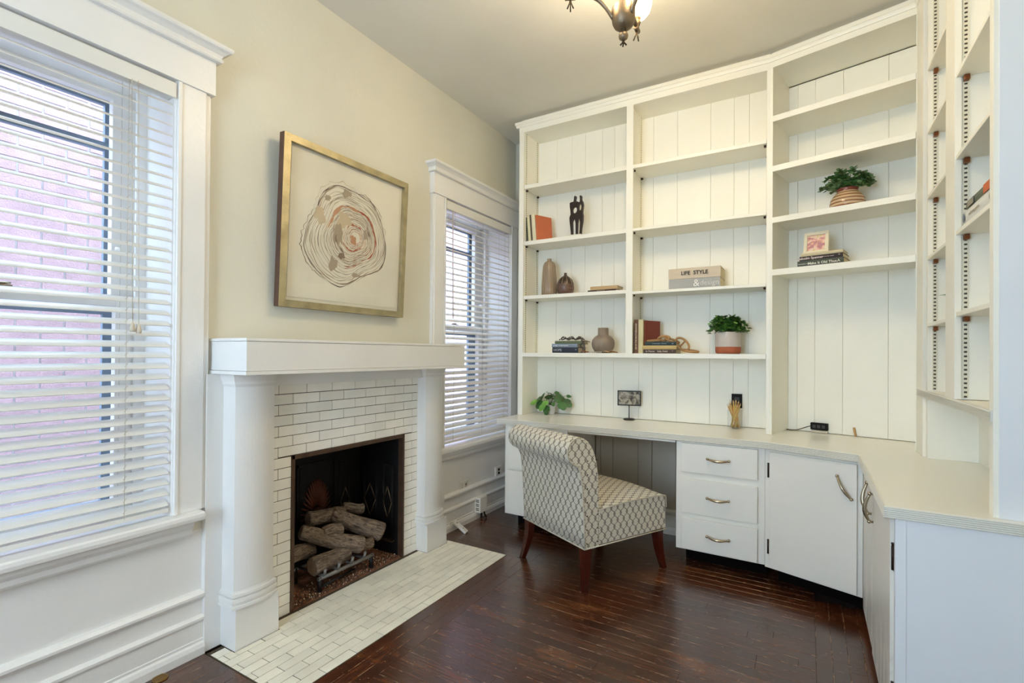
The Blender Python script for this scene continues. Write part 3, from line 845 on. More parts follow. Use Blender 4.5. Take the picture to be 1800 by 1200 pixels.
# ================================================================== PICTURE
def picture():
    t = thing('framed_art', 'large gilt framed abstract of brown and rust rings above the mantel', 'picture', (-2.175, 1.845, 1.465))
    o = Vector((-2.135, 1.425, 1.465)); tilt = math.atan2(.035, .81)
    uy = Vector((0, 1, 0)); uz = Vector((math.sin(tilt), 0, math.cos(tilt))); ux = uy.cross(uz)
    MT = frame_m(o, ux, uy, uz)     # local: x out, y along wall, z up
    Wd, Hh, f = .832, .815, .034
    def bx(m, *a): return m.obox(MT, *a)
    def rail(poly, name, mats):
        pass
    # frame: mitred profile rails, gilt face and brown side
    m = MB()
    def mitre(path_out, path_in, d0, d1):
        n = 4
        for i in range(n):
            a, b = path_out[i], path_out[(i+1) % n]; c, d = path_in[(i+1) % n], path_in[i]
            P = lambda q, x: MT @ Vector((x, q[0], q[1]))
            m.mat = 0; m.add([P(a, d1-.004), P(b, d1-.004), P(c, d1), P(d, d1)], [(0, 1, 2, 3)])
            m.mat = 1; m.add([P(a, d0), P(b, d0), P(b, d1-.004), P(a, d1-.004)], [(0, 1, 2, 3)])
            m.mat = 0; m.add([P(d, d1), P(c, d1), P(c, d1-.022), P(d, d1-.022)], [(0, 1, 2, 3)])
            m.mat = 1; m.add([P(a, d0), P(b, d0), P(c, d0), P(d, d0)], [(3, 2, 1, 0)])
    out = [(0, 0), (Wd, 0), (Wd, Hh), (0, Hh)]; inn = [(f, f), (Wd-f, f), (Wd-f, Hh-f), (f, Hh-f)]
    mitre(out, inn, -.028, .012)
    m.build('frame', [M['goldframe'], M['framedark']], t, fix=True)
    bx(MB(), -.024, -.012, f-.004, Wd-f+.004, f-.004, Hh-f+.004).build('backing_paper', M['mat_board'], t)
    i2 = f+.018
    bx(MB(), -.012, -.009, i2, Wd-i2, i2, Hh-i2).build('art_sheet', flat('E0DAC8', .85), t)
    # printed rings: thin inked ribbons
    rng = random.Random(11)
    m = MB(); cols = [flat('A89882', .8), flat('857260', .8), flat('BE8C6A', .8), flat('A6563A', .8), flat('675A4E', .8), flat('C8B698', .8)]
    cy, cz = 1.83-1.425, (1.868-1.465)
    iy, iz = 1.885-1.425, (1.875-1.465)
    def R(a):
        return .262*(1+.06*math.cos(2*a-1.2)+.05*math.cos(3*a+.6)+.035*math.cos(5*a+2))
    lay = [0]
    def ring(fr, wd, col, a0=0, a1=2*PI, rough=.5, lumps=0):
        n = max(12, int(150*(a1-a0)/(2*PI))); vs = []; lay[0] += 1
        x = -.0088+lay[0]*.00002
        s = rng.uniform(0, 50); k = fr
        ccy = iy*(1-k)+cy*k; ccz = iz*(1-k)+cz*k
        for i in range(n+1):
            a = a0+(a1-a0)*i/n
            q = Vector((math.cos(a)*1.3, math.sin(a)*1.3, s))
            r = R(a)*fr*(1+.05*noise.noise(q)*rough*2+.025*noise.noise(q*4))
            if lumps: r += abs(noise.noise(q*9))*lumps
            w = wd*(.25+.9*abs(noise.noise(q*2.3+Vector((9, 0, 0))))*1.6)*(min(1, min(i, n-i)*.2+.15) if a1-a0 < 6 else 1)
            for rr in (r-w/2, r+w/2):
                vs.append(MT @ Vector((x, ccy+math.cos(a)*rr, ccz+math.sin(a)*rr)))
        m.mat = col
        m.add(vs, [(2*i, 2*i+2, 2*i+3, 2*i+1) for i in range(n)])
    for j, fr in enumerate((.13, .17, .21, .25, .30, .36, .40, .44, .47, .50, .54, .58, .64, .70, .75, .80, .86, .90, .95, .98, 1.0)):
        ring(fr, .0038 if fr < .9 else .0052, rng.choice((0, 1, 4, 0)) if fr > .3 else 2)
        if fr < .7: ring(fr+.014, .0030, rng.choice((4, 1, 2)))
    ring(1.02, .006, 4, 2.6, 4.2, lumps=.030); ring(1.02, .006, 5, 1.4, 2.6, lumps=.034); ring(1.0, .007, 1, .2, 1.3, lumps=.030); ring(1.01, .004, 1, 5.0, 6.2, lumps=.004)
    ring(.62, .022, 2, 1.2, 3.0); ring(.63, .020, 3, -.1, 1.35); ring(.62, .014, 3, 5.6, 6.35); ring(.605, .006, 3, 4.4, 5.7)
    ring(.26, .012, 3, 0.8, 2.4); ring(.28, .008, 3, 3.6, 5.6); ring(.44, .03, 0, 2.2, 3.6); ring(.40, .014, 1, 2.8, 4.2); ring(.78, .008, 0, 1.3, 2.4); ring(.45, .014, 1, .1, .7)
    def blot(y, z, ry, rz, col, spikes=.35):
        lay[0] += 1; x = -.0088+lay[0]*.00002; n = 30; s = rng.uniform(0, 40)
        vs = [MT @ Vector((x, y, z))]
        for i in range(n):
            a = 2*PI*i/n; k = 1+spikes*noise.noise(Vector((math.cos(a)*1.8, math.sin(a)*1.8, s)))*1.6
            vs.append(MT @ Vector((x, y+math.cos(a)*ry*k, z+math.sin(a)*rz*k)))
        m.mat = col; m.add(vs, [(0, 1+i, 1+(i+1) % n) for i in range(n)])
    q = lambda px, pz: (cy+px*.28, cz+pz*.28)
    for (a, b, ry, rz, c_) in ((-.65, .28, .034, .040, 5), (-.08, .82, .030, .022, 0), (-.33, -.55, .026, .040, 0), (-.1, .30, .045, .042, 5), (-.2, .02, .022, .05, 0), (.12, -.02, .020, .022, 2), (.42, .12, .014, .03, 0), (.22, -.70, .028, .012, 0), (-.14, -.38, .024, .016, 1), (-.5, .62, .018, .014, 0)):
        y, z = q(a, b); blot(y, z, ry, rz, c_)
    m.build('ring_print', cols, t, fix=False)
    bx(MB(), -.004, -.002, f-.002, Wd-f+.002, f-.002, Hh-f+.002).build('glazing', M['glass'], t)
picture()

# ================================================================== BOOKCASES
D = .25; SY = 3.304; BY = SY+D
def standard(parent, x, y, z0, z1, nrm):
    """slotted steel strip; nrm = direction it faces (unit x or y vector)"""
    nx = Vector(nrm); tz = Vector((0, 0, 1)); tx = tz.cross(nx)
    mb = MB(); L = z1-z0
    mw = frame_m(Vector((x, y, z0)), tx, nx, tz)
    mb.box(-.008, .008, 0, .004, 0, L)
    me = bpy.data.meshes.new('shelf_standard'); me.from_pydata(mb.v, [], mb.f); me.materials.append(M['strip'])
    bm = bmesh.new(); bm.from_mesh(me); bmesh.ops.recalc_face_normals(bm, faces=bm.faces); bm.to_mesh(me); bm.free()
    return inst('shelf_standard', me, parent, mw)
def clip(parent, x, y, z, nrm, mat, s=1):
    nx = Vector(nrm); tz = Vector((0, 0, 1)); tx = tz.cross(nx)
    me = boxmesh(.012*s, .018*s, .014*s, mat, .001)
    inst('shelf_clip', me, parent, frame_m(Vector((x, y, z)), tx, nx, tz) @ Matrix.Translation((0, .011*s, -.008*s)))
S = M['shelf']
def bookcase_back():
    t = thing('bookcase', 'two bay built-in bookcase on the back wall above the desk', 'bookcase', (-1.05, SY, .78))
    MB().box(-1.921, -1.881, SY, BY, .782, 3.0).build('side_panel', S, t, bevel=.001)
    MB().box(-1.073, -1.026, SY, SY+.02, 1.258, 2.96).build('stile', S, t, bevel=.001)
    MB().box(-1.062, -1.038, SY+.02, BY, 1.258, 2.96).build('divider', S, t)
    MB().box(-.215, -.192, SY, BY, .782, 2.96).build('side_panel', S, t, bevel=.001)
    MB().box(-1.921, -.19, SY-.002, SY+.02, 2.95, 3.006).build('header', S, t, bevel=.001)
    MB().box(-1.90, -.2, SY+.02, BY, 2.952, 2.962).build('top_board', S, t)
    MB().sweep([(-1.935, BY), (-1.935, SY-.004), (-.199, SY-.004)], [(0, 2.99), (.006, 2.99), (.010, 3.0), (.010, 3.008), (.016, 3.012), (.016, 3.030), (-.02, 3.034), (-.02, 2.99)], side=1).build('crown', S, t)
    MB().box(-1.915, -.2, SY+.03, SY+.045, 3.0, CEIL-.001).build('ceiling_filler', S, t)
    J = [-1.881, -1.715, -1.587, -1.475, -1.338, -1.242, -1.052, -.953, -.787, -.569, -.424, -.333, -.215]
    for a, b in zip(J[:-1], J[1:]):
        piece('plank', t, M['plank'], a+.0005, b-.0005, BY-.004, BY+.008, .784, 2.955, .0012)
    MB().box(-1.90, -.20, BY+.008, BY+.014, .784, 2.95).build('backing', M['shelf'], t)
    def shelf(x0, x1, z1, th, yf=SY+.004):
        piece('shelf', t, S, x0, x1, yf, BY-.005, z1-th, z1, .001)
    for z, th in ((2.545, .03), (2.112, .03), (1.694, .026)): shelf(-1.878, -1.064, z, th)
    for z, th in ((2.541, .024), (2.107, .018), (1.679, .018)): shelf(-1.036, -.217, z, th)
    shelf(-1.880, -.216, 1.258, .030, SY-.006)
    # standards on the side panels and their clips
    for x, n in ((-1.881, (1, 0, 0)), (-1.038, (1, 0, 0)), (-1.062, (-1, 0, 0)), (-.215, (-1, 0, 0))):
        for y in (SY+.035, BY-.035): standard(t, x, y, 1.26, 2.95, n)
        zs = (2.515, 2.082, 1.668) if x in (-1.881, -1.062) else (2.517, 2.089, 1.661)
        for z in zs:
            for y in (SY+.035, BY-.035): clip(t, x, y, z, n, M['hinge'], .9)
bookcase_back()

P3 = Vector((-.197, 3.304)); Q3 = Vector((.47, 3.14)); U3 = (Q3-P3).normalized(); N3 = Vector((-U3.y, U3.x)); L3 = (Q3-P3).length
def M3(s=0, d=0, z=0):   # local x along the bay, y into the bay
    p = P3+U3*s+N3*d
    return frame_m(Vector((p.x, p.y, z)), Vector((U3.x, U3.y, 0)), Vector((N3.x, N3.y, 0)), Vector((0, 0, 1)))
def bookcase_angled():
    t = thing('bookcase', 'single bay built-in bookcase turned at an angle beside the corner', 'bookcase', (P3.x, P3.y, .78))
    A = M3(); DD = .315
    def ob(name, x0, x1, y0, y1, z0, z1, mat=S, bev=.001): return MB().obox(A, x0, x1, y0, y1, z0, z1).build(name, mat, t, bevel=bev)
    ob('side_panel', -.006, .014, 0, DD, .782, 2.96)
    ob('side_panel', L3-.012, L3+.010, .0, DD, .782, 2.96)
    ob('header', .0, L3, -.002, .02, 2.957, 3.006)
    ob('top_board', .0, L3, .02, DD, 2.960, 2.970)
    MB().sweep([(P3.x-.002, P3.y-.004), (Q3.x, Q3.y-.004)], [(0, 2.99), (.006, 2.99), (.010, 3.0), (.010, 3.008), (.016, 3.012), (.016, 3.030), (-.02, 3.034), (-.02, 2.99)], side=1).build('crown', S, t)
    ob('ceiling_filler', 0, L3, .03, .045, 3.0, CEIL-.001)
    J = [.014, .096*L3, .236*L3, .448*L3, .764*L3, L3-.012]
    for a, b in zip(J[:-1], J[1:]):
        me = boxmesh(b-a-.001, .012, 2.17, M['plank'], .0012)
        inst('plank', me, t, A @ Matrix.Translation(((a+b)/2, DD+.002, .784+1.085)))
    ob('backing', 0, L3, DD+.008, DD+.014, .784, 2.95)
    for z, th in ((2.666, .034), (2.370, .034), (2.065, .033), (1.757, .036)):
        me = boxmesh(L3-.026, DD-.006, .022, S, .001)
        sh = inst('shelf', me, t, A @ Matrix.Translation((L3/2+.001, DD/2+.002, z-.012)))
        me = boxmesh(L3-.026, .018, th, S, .001)
        inst('shelf_edge', me, sh, A @ Matrix.Translation((L3/2+.001, .004, z-th/2+.0005)))
bookcase_angled()

XB = .467
def bookcase_right():
    t = thing('bookcase', 'two bay built-in bookcase with slotted standards along the right wall', 'bookcase', (XB, 2.5, .78))
    X1 = XR-.004
    MB().box(XB-.006, XB+.018, 2.985, 3.136, .782, 3.0).build('stile', S, t, bevel=.001)
    MB().box(XB+.005, X1, 2.940, 2.962, .782, 3.0).build('side_panel', S, t)
    MB().box(XB+.006, X1, 2.962, 3.02, .782, 1.05).build('side_filler', S, t)
    MB().box(XB-.002, XB+.018, 2.418, 2.558, 1.093, 3.0).build('stile', S, t, bevel=.001)
    MB().box(XB+.018, X1, 2.425, 2.45, 1.093, 3.0).build('divider', S, t)
    MB().box(XB+.018, X1, 2.53, 2.552, 1.093, 3.0).build('divider', S, t)
    MB().box(XB-.002, XB+.018, 1.968, 2.004, .782, 3.0).build('stile', S, t, bevel=.001)
    MB().box(XB+.018, X1, 1.968, 1.99, .782, 3.0).build('end_panel', M['door_in'], t)
    MB().box(XB+.010, X1+.3 if False else X1, 1.9635, 1.968, .782, 3.02).build('outer_panel', M['door_in'], t)
    MB().box(XB-.002, XB+.018, 2.004, 2.985, 2.965, 3.006).build('header', S, t)
    MB().box(XB+.018, X1, 1.99, 2.94, 2.968, 2.98).build('top_board', S, t)
    MB().box(X1-.008, X1, 1.99, 2.94, .782, 2.968).build('back_board', M['plank'], t)
    MB().sweep([(XB-.004, 3.13), (XB-.004, 1.968)], [(0, 2.99), (.006, 2.99), (.010, 3.0), (.010, 3.008), (.016, 3.012), (.016, 3.030), (-.02, 3.034), (-.02, 2.99)], side=1).build('crown', S, t)
    MB().box(XB+.03, XB+.045, 1.99, 3.0, 3.0, CEIL-.001).build('ceiling_filler', S, t)
    for z in (2.580, 2.289, 1.988, 1.708, 1.402): piece('shelf', t, S, XB+.002, X1-.01, 2.556, 2.938, z-.014, z, .001)
    for z in (2.302, 1.997, 1.716, 1.415): piece('shelf', t, S, XB+.002, X1-.01, 1.992, 2.422, z-.016, z, .001)
    # thick lower shelf with reeded edge
    sh = MB().box(XB+.004, X1, 1.992, 3.02, 1.060, 1.091).build('lower_shelf', S, t)
    pr = [(-.004, 1.058)]
    for i in range(6): z = 1.060+i*.0052; pr += [(.008, z+.0008), (.0105, z+.0022), (.008, z+.0044), (.0062, z+.0050)]
    pr += [(.006, 1.093), (-.004, 1.093)]
    MB().sweep([(XB, 3.11), (XB, 1.97)], pr, side=1).build('reeded_edge', M['metal_edge'], sh)
    for y, n in ((2.940, (0, -1, 0)), (2.425, (0, -1, 0))):
        for x in (XB+.030, X1-.03): standard(t, x, y, 1.10, 2.95, n)
        for z in ((2.566, 2.275, 1.974, 1.694, 1.388) if y > 2.6 else (2.286, 1.981, 1.70, 1.399)):
            for x in (XB+.030,): clip(t, x, y, z, n, M['copper'], 1.3)
bookcase_right()

# ================================================================== DESK COUNTER AND BASE CABINETS
def counter():
    t = thing('desk_counter', 'continuous white laminate desktop running round three cabinet runs', 'countertop', (-.2, 3.0, .745))
    f = [(-1.920, 3.014), (-.208, 3.014), (.208, 2.868), (.208, 1.936), (XR-.003, 1.936)]
    poly = f+[(XR-.003, 3.60), (-1.920, 3.60)]
    MB().prism(poly, .747, .7815).build('top', M['laminate'], t)
    pr = [(-.004, .744)]
    for i in range(6): z = .7455+i*.006; pr += [(.0028, z+.0008), (.0042, z+.0028), (.0028, z+.0050), (.0018, z+.0058)]
    pr += [(.001, .7822), (-.004, .7822)]
    MB().sweep([(-1.920, 3.58)]+f, pr, side=1).build('reeded_edge', M['metal_edge'], t)
    MB().box(-1.375, -.678, 3.04, 3.055, .728, .747).build('apron_rail', M['cab'], t)
counter()

def pull(parent, p0, p1, out, name='handle'):
    """bow pull with ball feet between p0 and p1, bowing outwards"""
    p0, p1, out = Vector(p0), Vector(p1), Vector(out).normalized()
    m = MB(); pts = []; rs = []
    for i in range(13):
        s = i/12; h = .012+.018*math.sin(PI*s)
        pts.append(p0+(p1-p0)*s+out*h+Vector((0, 0, -.006*math.sin(PI*s)))); rs.append(.0045+.0033*math.sin(PI*s))
    m.tube(pts, rs, 8)
    for p in (p0, p1):
        m.tube([p, p+out*.013], [.005, .0035], 8)
        c = p+out*.013; L = []
        for i in range(7):
            a = -PI/2+PI*i/6; L.append((c+out*.008*math.sin(a), .008*math.cos(a)+.0001))
        m.tube([q for q, r in L], [r for q, r in L], 8)
    return m.build(name, M['brass'], parent)
C = M['cab']; YC = 3.040
def hinge(parent, p, along, out, h=.07):
    p = Vector(p); a = Vector(along).normalized(); o = Vector(out).normalized()
    A = frame_m(p, a, o, Vector((0, 0, 1)))
    m = MB(); m.obox(A, -.006, .008, 0, .003, -h/2, h/2); m.obox(A, -.003, .005, .0, .006, -h*.32, h*.32)
    m.tube([A @ Vector((0, .005, -h*.45)), A @ Vector((0, .005, h*.45))], .0045, 8)
    m.tube([A @ Vector((0, .005, h*.45)), A @ Vector((0, .005, h*.56))], [.003, .0055], 8)
    m.build('hinge', M['hinge'], parent)
def drawer_unit(x0, x1, drawers, label, name='drawer_cabinet'):
    t = thing(name, label, 'cabinet', ((x0+x1)/2, YC+.2, 0))
    MB().box(x0, x1, YC, 3.54, .107, .746).build('body', C, t, bevel=.001)
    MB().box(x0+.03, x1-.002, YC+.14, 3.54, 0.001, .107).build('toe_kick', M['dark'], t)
    for a, b, z0, z1 in drawers:
        d = MB().box(a, b, YC-.022, YC-.0005, z0, z1).build('drawer', C, t, bevel=.0015)
        zc = (z0+z1)/2+.006; xc = (a+b)/2
        pull(d, (xc-.057, YC-.022, zc), (xc+.057, YC-.022, zc), (0, -1, 0))
drawer_unit(-.672, -.2005, [(-.637, -.236, .566, .733), (-.637, -.236, .327, .526), (-.637, -.236, .118, .297)], 'white three drawer cabinet with nickel pulls right of the knee space')
drawer_unit(-1.868, -1.38, [(-1.835, -1.41, .437, .728), (-1.835, -1.41, .122, .424)], 'white two drawer cabinet at the far left end of the desk')

def knee_space():
    # wall surface and boards seen under the desk
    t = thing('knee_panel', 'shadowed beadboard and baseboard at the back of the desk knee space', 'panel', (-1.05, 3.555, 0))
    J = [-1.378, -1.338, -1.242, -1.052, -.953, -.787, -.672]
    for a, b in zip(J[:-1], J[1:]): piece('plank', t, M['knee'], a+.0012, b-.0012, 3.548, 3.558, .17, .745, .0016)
    MB().sweep([(-1.378, 3.548), (-.674, 3.548)], [(-.004, .0), (.02, .0), (.02, .03), (.012, .05), (.012, .13), (.018, .145), (.018, .155), (.006, .168), (-.004, .172)], side=1).build('base_board', M['cab'], t)
knee_space()

def angled_cabinet():
    A0 = Vector((-.200, 3.042)); B0 = Vector((.228, 2.891)); u = (B0-A0).normalized(); n = Vector((-u.y, u.x)); L = (B0-A0).length
    A = frame_m(Vector((A0.x, A0.y, 0)), Vector((u.x, u.y, 0)), Vector((n.x, n.y, 0)), Vector((0, 0, 1)))
    t = thing('door_cabinet', 'white one door corner cabinet between the drawers and the right cabinet', 'cabinet', (.05, 3.1, 0))
    MB().obox(A, 0, L-.002, 0, .30, .098, .746).build('body', C, t, bevel=.001)
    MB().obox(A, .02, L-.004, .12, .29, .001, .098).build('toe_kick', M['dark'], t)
    d = MB().obox(A, .028, L-.022, -.017, -.0005, .106, .730).build('door', C, t, bevel=.003)
    out = -Vector((n.x, n.y, 0))
    p = lambda s, z: A @ Vector((s, -.017, z))
    pull(d, p(.352, .664), p(.413, .562), out)
    for z in (.625, .212): hinge(d, p(.020, z)-out*.014, (u.x, u.y, 0), out, .075)
angled_cabinet()

def right_cabinet():
    t = thing('door_cabinet', 'white two door cabinet with scuffed doors on the right side', 'cabinet', (.45, 2.4, 0))
    MB().box(.242, XR-.003, 1.962, 2.886, .058, .746).build('body', C, t)
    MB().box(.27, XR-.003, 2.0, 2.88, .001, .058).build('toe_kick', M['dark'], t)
    for a, b in ((2.492, 2.868), (1.985, 2.484)):
        d = MB().box(.226, .241, a, b, .062 if a > 2.3 else .045, .735).build('door', M['scuff'], t, bevel=.002)
        if a > 2.3:
            pull(d, (.226, 2.545, .722), (.226, 2.520, .600), (-1, 0, 0)); hinge(d, (.240, 2.876, .61), (0, 1, 0), (-1, 0, 0), .05); hinge(d, (.240, 2.876, .18), (0, 1, 0), (-1, 0, 0), .05)
        else:
            pull(d, (.226, 2.44, .700), (.226, 2.455, .585), (-1, 0, 0)); hinge(d, (.238, 1.978, .61), (0, 1, 0), (-1, 0, 0), .085); hinge(d, (.238, 1.978, .17), (0, 1, 0), (-1, 0, 0), .085)
    m = MB().box(.234, .262, 1.940, 1.962, .0, .745); m.build('end_stile', M['door_in'], t, bevel=.0015)
    MB().box(.262, XR-.003, 1.944, 1.962, .0, .745).build('end_panel', M['door_in'], t)
right_cabinet()

# ================================================================== CHAIR
def chair():
    t = thing('slipper_chair', 'armless slipper chair in cream ogee print fabric with rolled back at the desk', 'chair', (-.994, 2.415, 0), math.radians(62.5))
    A = W(t); Wd = .585
    back = [(.0, .232), (-.006, .33), (-.012, .44), (-.020, .55), (-.032, .63), (-.050, .668), (-.070, .678), (-.092, .690), (-.112, .712), (-.121, .742), (-.117, .772), (-.100, .797), (-.072, .814), (-.040, .820), (-.008, .812), (.022, .793), (.046, .765), (.066, .728), (.082, .68), (.092, .62), (.098, .55), (.101, .48), (.102, .42), (.102, .232)]
    def extr(prof, w0, w1, r, name, puff=0, lab=None):
        # profile extruded along local y with rounded rims; uv follows the surface
        n = len(prof); P = [Vector(p) for p in prof]
        cen = sum(P, Vector((0, 0)))/n
        nor = []
        for i in range(n):
            d = (P[(i+1) % n]-P[i-1]).normalized(); nn = Vector((d.y, -d.x)); nor.append(nn)
        area_ = sum(P[i].x*P[(i+1) % n].y-P[(i+1) % n].x*P[i].y for i in range(n))
        if area_ < 0: nor = [-q for q in nor]
        arc = [0]
        for i in range(n): arc.append(arc[-1]+(P[(i+1) % n]-P[i]).length)
        st = [(w0, r), (w0+r*.3, r*.3), (w0+r, 0)]+[(w0+(w1-w0)*k/8, -0) for k in range(1, 8)]+[(w1-r, 0), (w1-r*.3, r*.3), (w1, r)]
        m = MB(); vs = []
        for y, ins in st:
            s = (y-w0)/(w1-w0); pf = puff*math.sin(PI*s)
            for i in range(n):
                q = P[i]-nor[i]*ins
                z = q.y+(pf if (puff and P[i].y > .40) else 0)
                vs.append(A @ Vector((q.x, y, z)))
        fs = []; uvs = []
        for k in range(len(st)-1):
            for i in range(n):
                j = (i+1) % n
                fs.append((k*n+i, k*n+j, (k+1)*n+j, (k+1)*n+i)); y0, y1 = st[k][0], st[k+1][0]
                uvs.append([(y0, arc[i]), (y0, arc[i+1]), (y1, arc[i+1]), (y1, arc[i])])
        m.add(vs, fs, True, uvs)
        for k, yy in ((0, w0), (len(st)-1, w1)):
            ring = [k*n+i for i in range(n)]
            b = ring if k else ring[::-1]
            m.uv[len(m.f)] = [((A.inverted() @ m.v[q]).x+.01, (A.inverted() @ m.v[q]).z) for q in b]
            m.f.append(b); m.mi.append(0); m.sm.append(False)
        return m.build(name, M['fabric'], t)
    bk = extr(back, 0, Wd, .010, 'backrest')
    seat = [(.098, .236), (.098, .425), (.2, .434), (.35, .440), (.5, .438), (.585, .434), (.604, .428), (.610, .418), (.612, .36), (.613, .236)]
    extr(seat, .002, Wd-.002, .008, 'seat', puff=.012)
    def piping(pts, name='piping', parent=None):
        m = MB(); m.tube([A @ Vector(p) for p in pts], .0035, 6); m.build(name, M['fabric'] if False else flat('CFC6B2', .85), parent or t)
    piping([(x+.0, -.001, z) for x, z in back[:14]], parent=bk)
    piping([(x, -.001, z) for x, z in seat[1:-1]])
    piping([(.611, y, .424+.0) for y in (.005, Wd/2, Wd-.005)])
    piping([(-.002, 0, .233), (.615, 0, .233)]); piping([(-.002, 0, .233), (-.002, Wd, .233)], parent=bk)
    # dark nail heads down the edge of the back
    m = MB()
    for i in range(7):
        z = .26+i*.072
        for x in (.014, .086 if z < .55 else .076):
            m.lathe([(.0045, 0), (.0035, .0025), (.0, .0035)], 0, 0, 8)
            for q in range(len(m.v)-24, len(m.v)):
                v = m.v[q].copy(); m.v[q] = A @ Vector((x+v.x, -.001-v.z, z+v.y))
    m.build('nail_heads', flat('4A4038', .5), bk)
    def leg(x, y, dx, dy):
        m = MB(); n = 8; vs = []
        for i in range(n+1):
            s = i/n; z = .240*(1-s); w = .034-.014*s; k = s*s
            cx = x+dx*k; cy = y+dy*k
            for a, b in ((-1, -1), (1, -1), (1, 1), (-1, 1)): vs.append(A @ Vector((cx+a*w*.74, cy+b*w*.74, z)))
        fs = [(i*4+j, i*4+(j+1) % 4, (i+1)*4+(j+1) % 4, (i+1)*4+j) for i in range(n) for j in range(4)]
        fs += [(3, 2, 1, 0), tuple(n*4+j for j in range(4))]
        m.add(vs, fs)
        l = m.build('leg', M['leg'], t, bevel=.002)
        p = A @ Vector((x+dx, y+dy, 0)); MB().lathe([(.009, 0), (.009, .003), (.0, .004)], p.x, p.y, 10, -.001).build('glide', M['brass'], l)
    leg(.028, .028, -.012, -.008); leg(.028, Wd-.03, -.045, .012); leg(.575, .032, .045, -.006); leg(.575, Wd-.032, .045, .006)
chair()

# ================================================================== CHANDELIER
def chandelier():
    cx, cy = -.644, 1.936
    t = thing('chandelier', 'bronze three arm chandelier with glowing frosted glass shades', 'chandelier', (cx, cy, CEIL))
    B = M['bronze']
    MB().lathe([(.0, CEIL), (.062, CEIL), (.06, CEIL-.012), (.03, CEIL-.03), (.008, CEIL-.034)], cx, cy, 24).build('ceiling_canopy', B, t)
    MB().tube([(cx, cy, CEIL-.03), (cx, cy, 2.64)], .0075, 12).build('stem', B, t)
    MB().lathe([(.0, 2.658), (.03, 2.658), (.044, 2.654), (.0465, 2.648), (.0465, 2.602), (.046, 2.60), (.044, 2.588), (.037, 2.574), (.026, 2.565), (.012, 2.560)], cx, cy, 32).build('drum', B, t)
    MB().lathe([(.012, 2.562), (.010, 2.552), (.012, 2.549), (.018, 2.542), (.0195, 2.534), (.017, 2.525), (.010, 2.519), (.004, 2.516)], cx, cy, 24).build('finial', B, t)
    def prongs(x, y, z, L, n, name, sp=.016):
        for i in range(n):
            a = 2*PI*i/n+.5; d = Vector((math.cos(a), math.sin(a), 0))
            o = Vector((x, y, z))
            MB().tube([o, o+d*sp*.25+Vector((0, 0, -L*.5)), o+d*sp+Vector((0, 0, -L))], [.003, .0026, .0034], 8).build(name, M['bronze_d'], t)
    prongs(cx, cy, 2.520, .022, 4, 'prong', .012)
    rt = Vector((.858, .513, 0)); fwd = Vector((-.513, .858, 0))
    for k, ang in enumerate((180, 62, -58)):
        a = math.radians(ang); d = rt*math.cos(a)+fwd*math.sin(a)
        o = Vector((cx, cy, 0)); R = .215
        pts = [o+d*.040+Vector((0, 0, 2.605)), o+d*.065+Vector((0, 0, 2.645)), o+d*.10+Vector((0, 0, 2.682)), o+d*.14+Vector((0, 0, 2.700)), o+d*.18+Vector((0, 0, 2.700)), o+d*R+Vector((0, 0, 2.690))]
        sm = []
        for i in range(len(pts)-1):
            for j in range(4): sm.append(pts[i].lerp(pts[i+1], j/4))
        sm.append(pts[-1])
        for _ in range(2): sm = [sm[0]]+[(sm[i-1]+sm[i]*2+sm[i+1])/4 for i in range(1, len(sm)-1)]+[sm[-1]]
        arm = MB().tube(sm, .0095, 12).build('arm', B, t)
        sm2 = [o+d*.02+Vector((0, 0, 2.70)), o+d*.05+Vector((0, 0, 2.78)), o+d*.03+Vector((0, 0, 2.86)), o+d*.008+Vector((0, 0, 2.93))]
        MB().tube(sm2, .005, 8).build('scroll_rod', B, arm)
        e = o+d*R
        MB().tube([e-d*.02+Vector((0, 0, 2.690)), e+d*.022+Vector((0, 0, 2.688))], .011, 10).build('arm_end', B, arm)
        MB().lathe([(.0, 2.69), (.008, 2.694), (.014, 2.706), (.017, 2.718), (.012, 2.73), (.02, 2.735)], e.x, e.y, 20).build('cup', B, arm)
        MB().lathe([(.022, 2.733), (.040, 2.742), (.056, 2.762), (.064, 2.79), (.067, 2.82), (.076, 2.85), (.086, 2.868)], e.x, e.y, 28).build('shade', M['shade'], arm)
        MB().lathe([(.004, 2.735), (.012, 2.75), (.016, 2.77), (.011, 2.79), (.0, 2.80)], e.x, e.y, 16).build('bulb', M['bulb'], arm)
        for i in range(3):
            a2 = 2*PI*i/3+ang; dd = Vector((math.cos(a2), math.sin(a2), 0)); q = Vector((e.x, e.y, 2.686))
            MB().tube([q, q+dd*.004+Vector((0, 0, -.022)), q+dd*.014+Vector((0, 0, -.046))], [.003, .0026, .003], 8).build('prong', M['bronze_d'], arm)
        point('chandelier_bulb_light', (e.x, e.y, 2.842), CH_POWER, (1, .87, .68), .03)
CH_POWER = 15
chandelier()

